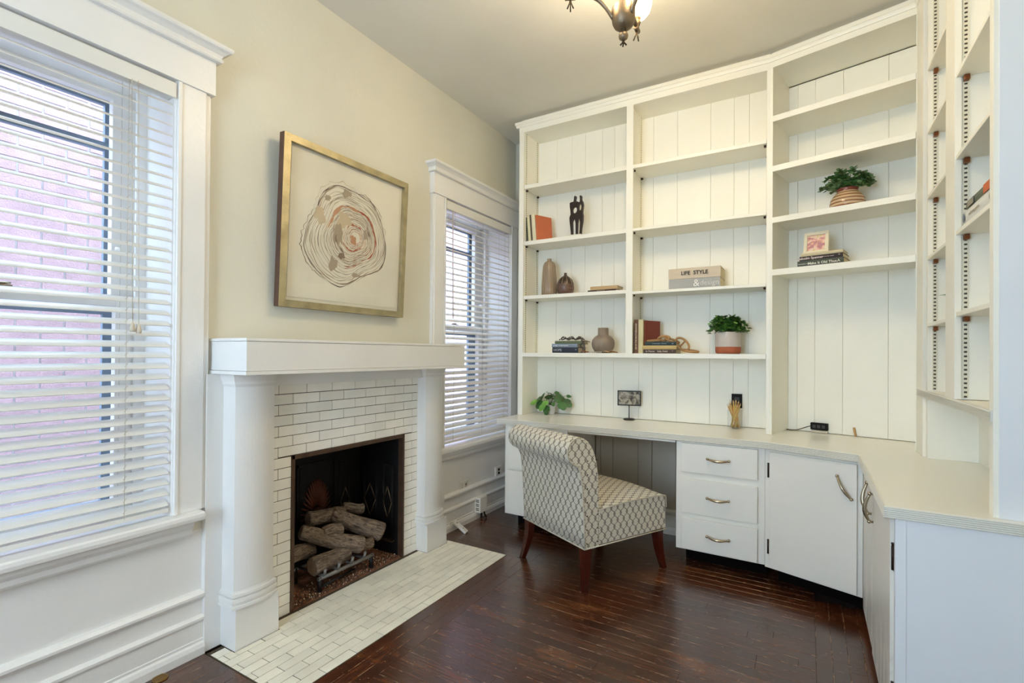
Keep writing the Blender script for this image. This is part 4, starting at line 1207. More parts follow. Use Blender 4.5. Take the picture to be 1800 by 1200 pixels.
# ================================================================== BOOKS
def book(label, A, w, h, th, color, rough=.6, pages=True, group=None, txt=None, tcol='E8E4DA', spine_out=True, textargs=None):
    """A: matrix with origin at the spine's lower left corner; x along the spine length, y into the shelf (cover width), z thickness"""
    t = thing('book', label, 'book', A.to_translation()); WM[t.name] = Matrix.Translation(A.to_translation())
    if group: t['group'] = group
    c = flat(color, rough); cv = .0022
    m = MB(); m.obox(A, 0, w, 0, h, 0, cv); m.obox(A, 0, w, 0, h, th-cv, th)
    pr = [(0, cv), (-.0025, th*.25), (-.0035, th*.5), (-.0025, th*.75), (0, th-cv)]
    # rounded spine
    n = len(pr); vs = [A @ Vector((x, y+.0015, z)) for x in (0, w) for y, z in pr]+[A @ Vector((x, .004, z)) for x in (0, w) for z in (0, th)]
    m.add(vs, [(i, i+1, i+1+n, i+n) for i in range(n-1)])
    m.obox(A, 0, w, .0, .003, cv*.5, th-cv*.5)
    m.build('cover', c, t, bevel=.0006)
    MB().obox(A, .0025, w-.0025, .004, h-.003, cv, th-cv).build('page_block', M['pages'], t)
    for (body, size, x, ink, bold) in (txt or []):
        text('spine_text', body, size, A @ Matrix.Translation((x, -.0045, th/2)) @ Matrix.Rotation(PI/2, 4, 'X'), flat(ink, .6), t, .0004, bold)
    return t
def flatbook(label, x, y, z, w, h, th, col, yaw=0, **k):
    A = Matrix.Translation((x, y, z)) @ Matrix.Rotation(yaw, 4, 'Z')
    return book(label, A, w, h, th, col, **k)
def upright(label, x, y, z, height, depth, th, col, lean=0, yaw=0, **k):
    # spine vertical: local x -> up, y -> into shelf, z -> left ; lean rotates about y
    B = Matrix.Translation((x, y, z)) @ Matrix.Rotation(yaw, 4, 'Z') @ Matrix.Rotation(lean, 4, 'Y') @ Matrix(((0, 0, 1, 0), (0, 1, 0, 0), (1, 0, 0, 0), (0, 0, 0, 1)))
    # keep a right handed frame: x up, y in, z right would be left handed, so mirror z
    B = Matrix.Translation((x, y, z)) @ Matrix.Rotation(yaw, 4, 'Z') @ Matrix.Rotation(lean, 4, 'Y') @ Matrix(((0, 0, -1, th), (0, 1, 0, 0), (1, 0, 0, 0), (0, 0, 0, 1)))
    return book(label, B, height, depth, th, col, **k)
# bay 1, second shelf (z 2.112): leaning books
lz = 2.1125
for (lab, x, th, hh, col, dep, yaw, lean) in (
        ('thin dark green book leaning against the left side of the bookcase', -1.862, .009, .190, '34402E', .16, 0, -.085),
        ('cream book leaning second from the left on the sculpture shelf', -1.852, .022, .200, 'D8CFA8', .16, 0, -.085),
        ('slim charcoal book leaning between two cream books', -1.829, .014, .205, '54493F', .16, 0, -.085),
        ('thick ivory book leaning beside the orange book', -1.814, .030, .206, 'E0D8B8', .16, 0, -.085),
        ('orange book leaning rightmost in the row on the sculpture shelf', -1.783, .012, .198, 'C26A45', .15, -.42, -.085)):
    upright(lab, x, SY+.03, lz+.001, hh, dep, th, col, lean, yaw)
# bay 1, third shelf (z 1.694)
flatbook('dark brown paperback lying under the tan book beside the round vase', -1.362, SY+.03, 1.6945, .212, .14, .013, '3A241C', -.02, txt=[('CARAVAN OF DREAMS', .006, .10, 'B8A890', 0)])
flatbook('tan hardback lying on top of the dark brown paperback', -1.345, SY+.035, 1.708, .200, .135, .026, 'C2A476', .02)
# bay 1, long shelf (z 1.258)
flatbook('navy hardback lying at the bottom of the stack beside the grey vase', -1.637, SY+.02, 1.2585, .208, .15, .040, '262A36', 0, txt=[('HOPE', .026, .045, 'AEB2BC', .0002), ('*', .02, .19, 'AEB2BC', 0)])
flatbook('pale grey blue book in the middle of the left stack', -1.642, SY+.022, 1.2988, .206, .15, .026, '8793A2', 0, txt=[('orchid', .014, .03, 'F0F0F0', .0003), ('A small memoir', .012, .095, 'F0F0F0', .0002)])
flatbook('moss green book topmost of the left stack under the beads', -1.620, SY+.028, 1.3252, .208, .14, .022, '6A7254', .01)
# bay 2, long shelf
upright('brown upright book with vertical lettering against the bookcase divider', -1.020, SY+.028, 1.2585, .230, .15, .028, '6B4630', 0, txt=[('SIX IN THE BROTHERHOOD', .014, .115, 'E0CDB4', .0003)])
upright('cream upright book between the brown and the rust red books', -.991, SY+.026, 1.2585, .229, .15, .032, 'D6CB9E', 0)
upright('rust red upright book right of the cream book', -.957, SY+.045, 1.2585, .222, .14, .012, '7E3A2C', 0, -.5)
flatbook('brown book lying at the bottom under the wooden chain', -.950, SY+.010, 1.2585, .212, .15, .027, '4E3B30', .0, txt=[('In Pieces', .017, .045, 'D8CEC0', 0), ('Sally Field', .017, .125, 'D8CEC0', 0), ('*', .014, .190, 'D8CEC0', 0)])
flatbook('yellow tan book in the middle under the wooden chain', -.960, SY+.008, 1.2860, .226, .15, .025, 'C7AC72', 0)
flatbook('dark teal book topmost of the pile under the wooden chain', -.942, SY+.012, 1.3114, .204, .14, .024, '1F3838', .02, txt=[('Crossroads', .011, .075, 'A8B4C0', 0), ('| Farren', .011, .125, 'A8B4C0', 0), ('BB', .011, .182, 'A8B4C0', 0)])
# bay 2, third shelf
flatbook('grey design book lying under the large cream style book', -.796, SY+.05, 1.6795, .318, .20, .068, 'A7A7A4', 0, txt=[('&', .064, .175, 'F2F2EE', .0), ('design', .046, .255, 'D8D8D4', 0)])
flatbook('large cream book lettered in black lying on the grey design book', -.798, SY+.048, 1.7478, .322, .20, .068, 'D2C2AA', .0, txt=[('LIFE  STYLE', .034, .165, '1A1310', .0008)])
# angled bay, z 1.757
def b3(s, d, z, yaw=0): return M3(s, d, z) @ Matrix.Rotation(yaw, 4, 'Z')
book('dark green hardback with white script lying lowest on the angled shelf', b3(.135, .045, 1.7575, .0), .228, .16, .038, '3B4438', txt=[('MARGERY SANDYS', .009, .042, 'D8D8CC', 0), ('Make It Old Thus', .020, .125, 'E0E0D4', .0002), ('A', .022, .205, 'E0E0D4', 0)])
book('black hardback with pink white script in the middle of the angled stack', b3(.144, .050, 1.7957, 0), .214, .155, .026, '241715', txt=[('Malcolm Spanner', .019, .055, 'E0D0D0', .0003), ('A Novel by several', .007, .145, 'E0D0D0', 0), ('*', .018, .197, 'E0D0D0', 0)])
book('cream paperback on top of the angled stack under the small photo frame', b3(.152, .050, 1.8220, .02), .205, .15, .018, 'CDC2A0')
# right bookcase books (shelf z 1.716)
def right_books():
    A = frame_m(Vector((XB+.008, 2.345, 1.7165)), (0, -1, 0), (1, 0, 0), (0, 0, 1))
    b = book('pale book with a blue grey oval on its spine, lying in the right bookcase', A, .30, .12, .046, 'D9DAD4')
    m = MB(); vs = [A @ Vector((.026+.012*math.cos(a), -.0050, .023+.017*math.sin(a))) for a in [2*PI*i/24 for i in range(24)]]
    m.add(vs, [tuple(range(24))]); m.build('spine_emblem', flat('6A7486', .6), b, fix=False)
    text('spine_text', 'small cottage gardens', .014, A @ Matrix.Translation((.15, -.0045, .023)) @ Matrix.Rotation(PI/2, 4, 'X'), flat('A89F8C', .6), b)
    A = frame_m(Vector((XB+.010, 2.310, 1.7632)), (0, -1, 0), (1, 0, 0), (0, 0, 1))
    b = book('green and orange spined book lying on the pale book in the right bookcase', A, .28, .12, .030, '5E6654')
    m = MB().obox(A, .21, .28, -.0048, -.0035, .001, .029); m.build('orange_band', flat('C4622E', .6), b)
    m = MB().obox(A, .03, .10, -.0048, -.0035, .004, .026); m.build('pale_band', flat('8A8478', .6), b)
right_books()

# ================================================================== DECOR
def sculpture():
    t = thing('figure_sculpture', 'dark bronze sculpture of two joined figures on a pale base', 'sculpture', (-1.48, 3.40, 2.112))
    MB().box(-1.532, -1.425, 3.345, 3.42, 2.1125, 2.128).build('base', flat('D8D2B8', .6), t, bevel=.001)
    # outline in (x,z); holes are left open by building the shape from strips
    sx, sz = .108/203, .300/640
    def P(px, py): return (-1.534+(px-828)*sx, 2.128+(800-py)*sz)
    out = [(855, 800), (846, 700), (830, 560), (828, 500), (845, 450), (842, 400), (832, 330), (830, 270), (850, 258), (888, 256), (894, 215), (897, 175), (915, 165), (928, 178), (922, 215), (920, 255), (950, 262), (978, 280), (985, 240), (980, 180), (995, 172), (1008, 182), (1008, 240), (1028, 280), (1036, 330), (1028, 400), (1026, 450), (1034, 500), (1028, 590), (1010, 700), (1003, 800), (975, 800), (984, 700), (988, 600), (976, 535), (962, 535), (952, 600), (950, 700), (948, 800), (922, 800), (922, 700), (920, 600), (908, 540), (888, 532), (874, 570), (876, 660), (880, 800)]
    holes = [(908, 392, 34, 50), (988, 358, 20, 54)]
    bm = bmesh.new(); rings = [[P(*p) for p in out]]
    for hx, hy, rx, ry in holes: rings.append([P(hx+rx*math.cos(a), hy+ry*math.sin(a)) for a in [2*PI*i/16 for i in range(16)]])
    edges = []
    for rg in rings:
        vs = [bm.verts.new((x, 3.385, z)) for x, z in rg]
        edges += [bm.edges.new((vs[i], vs[(i+1) % len(vs)])) for i in range(len(vs))]
    bmesh.ops.triangle_fill(bm, use_beauty=True, use_dissolve=False, edges=edges)
    # keep only faces inside the outline and outside the holes
    ex = bmesh.ops.extrude_face_region(bm, geom=bm.faces[:])
    bmesh.ops.translate(bm, vec=(0, .024, 0), verts=[v for v in ex['geom'] if isinstance(v, bmesh.types.BMVert)])
    bmesh.ops.recalc_face_normals(bm, faces=bm.faces)
    me = bpy.data.meshes.new('figures'); bm.to_mesh(me); bm.free(); me.materials.append(flat('2E221D', .4, .3))
    o = inst('figures', me, t, Matrix.Identity(4)); 
    md = o.modifiers.new('bevel', 'BEVEL'); md.width = .003; md.segments = 2; md.limit_method = 'ANGLE'
sculpture()
def vase_ribbed():
    def wob(a, z): return 1+.035*abs(math.sin(a*11))-.017
    pr = [(.0, 0), (.052, .0), (.058, .006), (.0595, .05), (.057, .12), (.053, .19), (.048, .235), (.040, .258), (.026, .270), (.017, .274), (.016, .284), (.019, .290), (.013, .290), (.011, .27), (.0, .262)]
    k = NT('taupe_ribbed_glaze'); v = k.pos('Object'); sp = k.n('ShaderNodeSeparateXYZ'); k.link(v, sp.inputs[0])
    an = k.math('ARCTAN2', sp.outputs[1], sp.outputs[0]); f = k.math('ABSOLUTE', k.math('SINE', k.math('MULTIPLY', an, 11)))
    c = k.ramp(f, [(.0, lin('54402F')), (.35, lin('8F7A64')), (1, lin('A8937A'))]); k.link(c, k.b.inputs['Base Color']); k.b.inputs['Roughness'].default_value = .2
    o = MB().lathe(pr, -1.725, 3.44, 88, 1.6945, wob).build('ribbed_vase', k.m, None, fix=True, origin=(-1.725, 3.44, 1.6945)); tag(o, 'tall taupe ribbed vase at the left end of its shelf', 'vase')
vase_ribbed()
def vase_round():
    t = thing('round_vase', 'small brown gourd vase with narrow neck beside the tall ribbed vase', 'vase', (-1.578, 3.42, 1.6945))
    k = NT('brown_wood_glaze'); v = k.pos('Object'); sp = k.n('ShaderNodeSeparateXYZ'); k.link(v, sp.inputs[0])
    n = k.noise(k.mapping(v, (8, 8, 60)), 2, 4); c1 = k.ramp(n, [(.3, lin('4E382C')), (.7, lin('77594A'))])
    top = k.math('GREATER_THAN', sp.outputs[2], .082); an = k.math('ARCTAN2', sp.outputs[1], sp.outputs[0])
    st = k.math('GREATER_THAN', k.math('ABSOLUTE', k.math('SINE', k.math('MULTIPLY', an, 5))), .985)
    c2 = k.mix(st, lin('38281F'), lin('B09A80')); k.link(k.mix(top, c1, c2), k.b.inputs['Base Color']); k.b.inputs['Roughness'].default_value = .35
    MB().lathe([(.0, 0), (.048, .0), (.060, .02), (.066, .05), (.064, .085), (.052, .115), (.030, .137), (.014, .146), (.010, .155), (.0105, .168), (.007, .168), (.006, .14), (.0, .12)], -1.578, 3.42, 40, 1.6945).build('body', k.m, t)
vase_round()
o = MB().lathe([(.0, 0), (.045, .0), (.062, .012), (.078, .04), (.083, .068), (.078, .095), (.060, .118), (.042, .128), (.0385, .134), (.0375, .182), (.034, .182), (.034, .13), (.0, .11)], -1.272, 3.41, 44, 1.2585).build('round_vase', paint('taupe_ceramic', '8C7D6E', .45, .1, 40, .04), None); tag(o, 'grey taupe round vase with wide straight neck on the long shelf', 'vase')

def beads():
    t = thing('bead_garland', 'grey bead garland draped over the green book and round the grey vase', 'garland', (-1.5, 3.38, 1.35))
    m = MB(); rr = random.Random(5)
    def ball(m, p, r):
        L = [(r*math.cos(-PI/2+PI*i/5)+1e-5, r*math.sin(-PI/2+PI*i/5)) for i in range(6)]
        m.lathe(L, p[0], p[1], 7, p[2])
    for j, (x0, x1, yy) in enumerate(((-1.60, -1.41, 3.375), (-1.595, -1.42, 3.40))):
        for i in range(22):
            s = i/21; x = x0+(x1-x0)*s
            ball(m, (x, yy+.008*math.sin(i*1.3), 1.354+.018*abs(math.sin(s*PI*3))*(.4 if j else 1)+.004), .0062)
    for i in range(12): ball(m, (-1.418+.010*math.sin(i*.9)+i*.0012, 3.36-.002*i, 1.352-i*.0078), .006)
    for i in range(12): ball(m, (-1.395+.0008*i, 3.345, 1.342-i*.007), .006)
    m.build('beads', flat('5E5450', .6), t, fix=False, kind='stuff')
    m = MB()
    for i in range(8): ball(m, (-1.345+i*.0125, 3.325, 1.2642), .0058)
    m.build('pale_beads', flat('B8AFA4', .6), t, fix=False, kind='stuff')
    MB().tube([(-1.41, 3.34, 1.346), (-1.37, 3.335, 1.345), (-1.345, 3.34, 1.338)], .003, 6).build('cord', flat('6A5848', .8), t)
    for k, (x, y, c) in enumerate(((-1.385, 3.32, '8A5A44'), (-1.22, 3.325, 'B08D66'), (-1.175, 3.325, '8E6440'))):
        m = MB(); q = random.Random(k)
        for i in range(16):
            a = q.uniform(-.4, .4); L = q.uniform(.035, .05)
            m.tube([(x-.018, y, 1.266), (x, y+a*.02, 1.270+q.uniform(-.003, .004)), (x+L-.012, y+a*.05, 1.2615+q.uniform(0, .004))], [.003, .0022, .0012], 5)
        m.build('tassel', flat(c, .9), t, fix=False)
beads()

def chain():
    t = thing('wooden_chain', 'carved light wood chain of oval links draped over the teal book', 'chain', (-.75, 3.37, 1.34))
    wood = paint('carved_wood', 'A87F50', .5, .2, 40, .15)
    def link(c, u, v, a=.040, b=.020, r=.0075):
        c, u, v = Vector(c), Vector(u).normalized(), Vector(v); v = (v-u*v.dot(u)).normalized()
        n = 28; m = MB(); pts = [c+u*a*math.cos(2*PI*i/n)+v*b*math.sin(2*PI*i/n) for i in range(n)]
        seg = 8; w = u.cross(v); vs = []
        for i in range(n):
            d = (pts[(i+1) % n]-pts[i-1]).normalized(); e = d.cross(w)
            vs += [pts[i]+(e*math.cos(q)+w*math.sin(q))*r for q in [2*PI*j/seg for j in range(seg)]]
        m.add(vs, [(i*seg+j, i*seg+(j+1) % seg, ((i+1) % n)*seg+(j+1) % seg, ((i+1) % n)*seg+j) for i in range(n) for j in range(seg)], True)
        return m.build('link', wood, t)
    link((-.890, 3.36, 1.345), (1, .1, .05), (0, 1, .15), .048, .024)
    link((-.830, 3.365, 1.358), (1, 0, .1), (0, .4, 1), .038, .018)
    link((-.775, 3.355, 1.345), (1, 0, -.35), (0, 1, .35), .046, .022)
    l = link((-.705, 3.345, 1.320), (.75, 0, -.75), (.6, .1, .65), .050, .030)
    MB().tube([(-.722, 3.343, 1.302), (-.690, 3.345, 1.336)], .006, 8).build('cross_bar', wood, l)
    link((-.655, 3.34, 1.276), (1, 0, -.12), (0, 1, .2), .050, .022)
chain()

def leafmesh(name, L, Wd, mat, fold=.25, pts=5, lobed=False):
    m = MB(); vs = []; n = pts*2
    for i in range(n+1):
        s = i/n; 
        w = Wd*math.sin(PI*min(1, s*1.02))**.75*(1-.45*s)
        if lobed: w = Wd*(1.15*math.sin(PI*s)**.55*(1-.55*s)+.12*abs(math.sin(s*PI*3)))
        if i == n: w = 0
        z = -.25*L*s*s
        vs += [(s*L, -w, z-fold*w), (s*L, 0, z), (s*L, w, z-fold*w)]
    fs = []
    for i in range(n):
        fs += [(i*3, i*3+3, i*3+4, i*3+1), (i*3+1, i*3+4, i*3+5, i*3+2)]
    me = bpy.data.meshes.new(name); me.from_pydata(vs, [], fs); me.materials.append(mat)
    for p in me.polygons: p.use_smooth = True
    return me
LEAVES = {}
def small_plant(name, label, cat, pot_fn, cx, cy, z, n_st, spread, height, leafs, seed, droop=.5, leaf=.014, mats=('leaf_s', 'leaf_d')):
    t = thing(name, label, cat, (cx, cy, z)); pot_fn(t)
    rr = random.Random(seed); stems = MB(); lv = MB()
    pz = height
    for i in range(n_st):
        a = 2*PI*i/n_st+rr.uniform(-.3, .3); out = spread*rr.uniform(.35, 1); up = rr.uniform(.02, .095)
        p0 = Vector((cx+math.cos(a)*.02, cy+math.sin(a)*.015, pz-.01)); pts = []
        yk = .75
        for k in range(7):
            s = k/6
            pts.append(p0+Vector((math.cos(a)*out*s, math.sin(a)*out*s*yk, up*math.sin(s*PI*.75)*1.3-droop*out*s*s*.55)))
        stems.tube(pts, .0012, 5)
        for k in range(leafs):
            s = .25+.75*k/leafs; f = s*6; j = min(5, int(f)); p = pts[j].lerp(pts[j+1], f-j)
            for sd in (-1, 1):
                ang = a+sd*rr.uniform(.5, 1.4); L = leaf*rr.uniform(.7, 1.3); tilt = rr.uniform(-.5, .6)
                d = Vector((math.cos(ang), math.sin(ang), tilt)).normalized(); w = d.cross(Vector((0, 0, 1))).normalized()*L*.48
                w = w+Vector((0, 0, rr.uniform(-.5, .5)*L*.4))
                lv.mat = 0 if rr.random() < .55 else 1
                q0, q1 = p+d*L*.35, p+d*L*.8
                lv.add([p, q0+w, q1+w*.8, p+d*L*1.05, q1-w*.8, q0-w, p+d*L*.55-Vector((0, 0, .15*L))], [(0, 1, 6), (1, 2, 6), (2, 3, 6), (3, 4, 6), (4, 5, 6), (5, 0, 6)])
    stems.build('stems', M['stem'], t, fix=False)
    lv.build('foliage', [M[mats[0]], M[mats[1]]], t, fix=False, kind='stuff')
    return t
def pot_two_tone(t):
    cx, cy, z = -.440, 3.43, 1.2585
    MB().lathe([(.0, .001), (.066, .001), (.073, .006), (.0765, .02), (.0765, .044)], cx, cy, 40, z).build('pot_base', M['terra'], t, label='bare terracotta lower part of pot')
    MB().lathe([(.0766, .044), (.0775, .046), (.0775, .13), (.0785, .134), (.078, .138), (.072, .138), (.070, .12), (.0, .12)], cx, cy, 40, z).build('pot', M['pot_w'], t)
    MB().lathe([(.0, .124), (.07, .123)], cx, cy, 20, z).build('soil', M['soil'], t, fix=False)
small_plant('potted_plant', 'bushy green plant in a grey white pot with terracotta base on the long shelf', 'plant', pot_two_tone, -.440, 3.43, 1.2585, 60, .120, 1.2585+.14, 10, 4, .55, .023, ('leaf_b', 'leaf_d'))
def pot_striped(t):
    p = M3(.360, .145, 2.066).to_translation(); cx, cy, z = p.x, p.y, 2.066
    k = NT('striped_pot_glaze'); v = k.pos('Object'); sp = k.n('ShaderNodeSeparateXYZ'); k.link(v, sp.inputs[0])
    f = k.math('FRACT', k.math('MULTIPLY', sp.outputs[2], 52.0))
    c = k.ramp(f, [(.0, lin('7A4A30')), (.22, lin('9A6A48')), (.32, lin('C4AA88')), (.8, lin('CBB394')), (.95, lin('7A4A30'))])
    c = k.mix(k.math('GREATER_THAN', sp.outputs[2], .107), c, lin('6A3028'))
    k.link(c, k.b.inputs['Base Color']); k.b.inputs['Roughness'].default_value = .22
    def wob(a, q): return 1
    pr = [(.0, 0), (.066, 0), (.078, .012)]
    for i in range(1, 12): zz = .012+i*.0082; r = .086*math.sqrt(max(.05, 1-((zz-.035)/.085)**2)); pr.append((r*(1+.012*math.sin(zz*52*2*PI)), zz))
    pr += [(.050, .108), (.052, .118), (.054, .124), (.048, .124), (.044, .10), (.0, .10)]
    MB().lathe(pr, cx, cy, 44, z).build('pot', k.m, t)
    return cx, cy
p = M3(.360, .145, 2.066).to_translation()
small_plant('potted_plant', 'leafy plant in a round striped brown pot on the angled bookcase', 'plant', pot_striped, p.x, p.y, 2.066, 46, .125, 2.066+.122, 10, 9, .2, .021, ('leaf_s', 'leaf_d'))

def ivy():
    cx, cy, z = -1.715, 3.46, .7825
    t = thing('potted_ivy', 'broad leaved ivy in a small white pot at the left end of the desk', 'plant', (cx, cy, z))
    MB().lathe([(.0, 0), (.028, .0), (.031, .004), (.038, .072), (.040, .074), (.036, .074), (.034, .062), (.0, .062)], cx, cy, 32, z).build('pot', flat('DEDAD4', .35), t)
    MB().lathe([(.0, .064), (.0345, .063)], cx, cy, 16, z).build('soil', M['soil'], t, fix=False)
    rr = random.Random(2)
    mL = leafmesh('leaf', .080, .036, M['leaf_d'], .2, 6, True); mB = leafmesh('leaf', .062, .030, M['leaf_b'], .2, 6, True); mS = leafmesh('leaf', .04, .017, M['leaf_d'], .2, 5, True)
    spec = [(-.125, -.03, .075, 3.4, mB, .1), (-.10, -.01, .10, 3.0, mL, .2), (-.085, .01, .07, 3.7, mL, .5), (-.06, -.02, .115, 2.6, mL, -.1), (-.03, .01, .125, 2.0, mL, .1), (-.045, -.04, .05, 4.2, mB, .5), (-.015, -.05, .085, 4.6, mB, .4), (.0, .0, .13, 1.0, mL, -.1), (.03, .01, .145, .3, mS, -.2), (.05, -.02, .115, .2, mL, .2), (.085, .0, .095, -.1, mL, .3), (.10, -.02, .075, -.5, mL, .4), (.13, .0, .09, -.2, mL, .3), (.155, .0, .125, .4, mS, -.2), (-.04, .0, .15, 2.2, mS, -.3), (-.02, -.045, .045, 4.9, mL, .9), (.0, .04, .10, 1.6, mL, 0), (-.02, -.01, .14, 1.4, mS, -.4), (.06, .01, .13, .8, mL, .1), (.04, -.04, .07, 5.4, mS, .3)]
    st = MB()
    for (dx, dy, dz, az, me, tl) in spec:
        p = Vector((cx+dx*.85, cy+dy, z+.03+dz*.95)); o = Vector((cx, cy, z+.06))
        st.tube([o, (o+p)/2+Vector((0, 0, .03)), p], .0013, 5)
        inst('leaf', me, t, Matrix.Translation(p) @ Matrix.Rotation(az, 4, 'Z') @ Matrix.Rotation(tl+.2, 4, 'Y') @ Matrix.Rotation(rr.uniform(-.25, .25)+.95*math.cos(az), 4, 'X'))
    st.build('stems', M['stem'], t, fix=False)
ivy()
def shelf_plant():
    cx, cy, z = XB+.095, 2.70, 1.4025
    t = thing('potted_plant', 'small plant half hidden behind the stile of the right bookcase', 'plant', (cx, cy, z))
    MB().lathe([(.0, 0), (.030, 0), (.040, .06), (.042, .064), (.036, .064), (.034, .055), (.0, .055)], cx, cy, 24, z).build('pot', flat('C8C2B4', .4), t)
    me = leafmesh('leaf', .075, .020, M['leaf_s'], .2, 5)
    st = MB()
    for i in range(9):
        a = 2*PI*i/9; h = .09+.02*(i % 3); p = Vector((cx+.02*math.cos(a), cy+.03*math.sin(a), z+h))
        st.tube([(cx, cy, z+.05), p], .0016, 5)
        inst('leaf', me, t, Matrix.Translation(p) @ Matrix.Rotation(a, 4, 'Z') @ Matrix.Rotation(-.2+.4*(i % 2), 4, 'Y'))
    st.build('stems', M['stem'], t, fix=False)
shelf_plant()

def photo_frames():
    # stand frame on the desk
    cx, cy, z = -1.103, 3.49, .7825
    t = thing('photo_stand', 'black metal photo stand with a small dark picture on the desk', 'photo frame', (cx, cy, z))
    k = flat('120E0D', .4)
    MB().lathe([(.0, 0), (.040, 0), (.041, .004), (.036, .009), (.0, .011)], cx, cy, 32, z).build('base', k, t)
    MB().tube([(cx, cy, z+.008), (cx, cy, z+.10)], .0035, 10).build('post', k, t)
    A = Matrix.Translation((cx, cy, z+.10)) @ Matrix.Rotation(.28, 4, 'Z')
    w, h, f = .082, .108, .008
    m = MB(); m.obox(A, -w, w, -.006, .006, 0, f); m.obox(A, -w, w, -.006, .006, h-f, h); m.obox(A, -w, -w+f, -.006, .006, f, h-f); m.obox(A, w-f, w, -.006, .006, f, h-f)
    m.build('frame', k, t)
    q = NT('dark_photo_print'); v = q.pos('Object'); n = q.noise(q.mapping(v, (1, 1, 1)), 32, 3, .55, .6)
    q.link(q.ramp(n, [(.36, lin('2E2822')), (.48, lin('7A7264')), (.58, lin('B0A898')), (.7, lin('6A6256'))]), q.b.inputs['Base Color']); q.b.inputs['Roughness'].default_value = .3
    MB().obox(A, -w+f, w-f, -.002, .002, f, h-f).build('photograph', q.m, t)
    # small cream frame on the angled shelf
    A = M3(.152, .095, 1.8405) @ Matrix.Rotation(-.16, 4, 'X')
    t = thing('picture_easel', 'small cream picture frame with pink photo on the angled book stack', 'photo frame', A.to_translation())
    k = flat('E2D8BC', .45); w, h, f = .126, .130, .018
    m = MB(); m.obox(A, 0, w, 0, .014, 0, f); m.obox(A, 0, w, 0, .014, h-f, h); m.obox(A, 0, f, 0, .014, f, h-f); m.obox(A, w-f, w, 0, .014, f, h-f)
    m.build('frame', k, t, bevel=.001)
    q = NT('pink_photo_print'); v = q.pos('Object'); n = q.noise(v, 28, 3, .5, .8)
    q.link(q.ramp(n, [(.36, lin('A05A70')), (.46, lin('D9A08C')), (.55, lin('DCC4B8')), (.68, lin('C8A868'))]), q.b.inputs['Base Color']); q.b.inputs['Roughness'].default_value = .35
    MB().obox(A, f, w-f, .006, .010, f, h-f).build('photograph', q.m, t)
    MB().obox(A, w/2-.02, w/2+.02, .014, .018, .0, .10).build('easel_back', flat('6B5A44', .7), t)
photo_frames()

def pencil_cup():
    cx, cy, z = -.402, 3.462, .7825
    t = thing('pencil_cup', 'clear glass cup full of wooden pencils on the desk', 'cup', (cx, cy, z))
    MB().lathe([(.0, 0), (.043, 0), (.044, .004), (.044, .118), (.0425, .118), (.0415, .006), (.0, .006)], cx, cy, 36, z).build('glass', M['cupglass'], t)
    rr = random.Random(8); wood = [flat('C99A4E', .5), flat('B8853C', .5), flat('D6B070', .5), flat('C9B46A', .5)]
    for i in range(24):
        a = 2*PI*i/24*1.0+rr.uniform(-.1, .1); tw = PI*.75+rr.uniform(-.3, .3)
        r0 = .030*rr.uniform(.6, 1.0); r1 = .050*rr.uniform(.45, 1.0)
        p0 = Vector((cx+r0*math.cos(a), cy+r0*math.sin(a), z+.0075)); L = rr.uniform(.155, .185)
        p1 = Vector((cx+r1*math.cos(a+tw), cy+r1*.8*math.sin(a+tw), z+L))
        d = (p1-p0).normalized()
        p = thing('pencil', 'yellow wooden pencil standing in the clear glass cup', 'pencil', p0, group='pencils in the glass cup')
        MB().tube([p0, p0+d*(L-.018)], .0034, 6).build('barrel', wood[i % 4], p)
        MB().tube([p0+d*(L-.018), p0+d*(L-.004)], [.0034, .0012], 6).build('sharpened_tip', flat('D9B98C', .7), p)
        MB().tube([p0+d*(L-.004), p0+d*(L)], [.0012, .0003], 6).build('lead', flat('2A2624', .5), p)
pencil_cup()

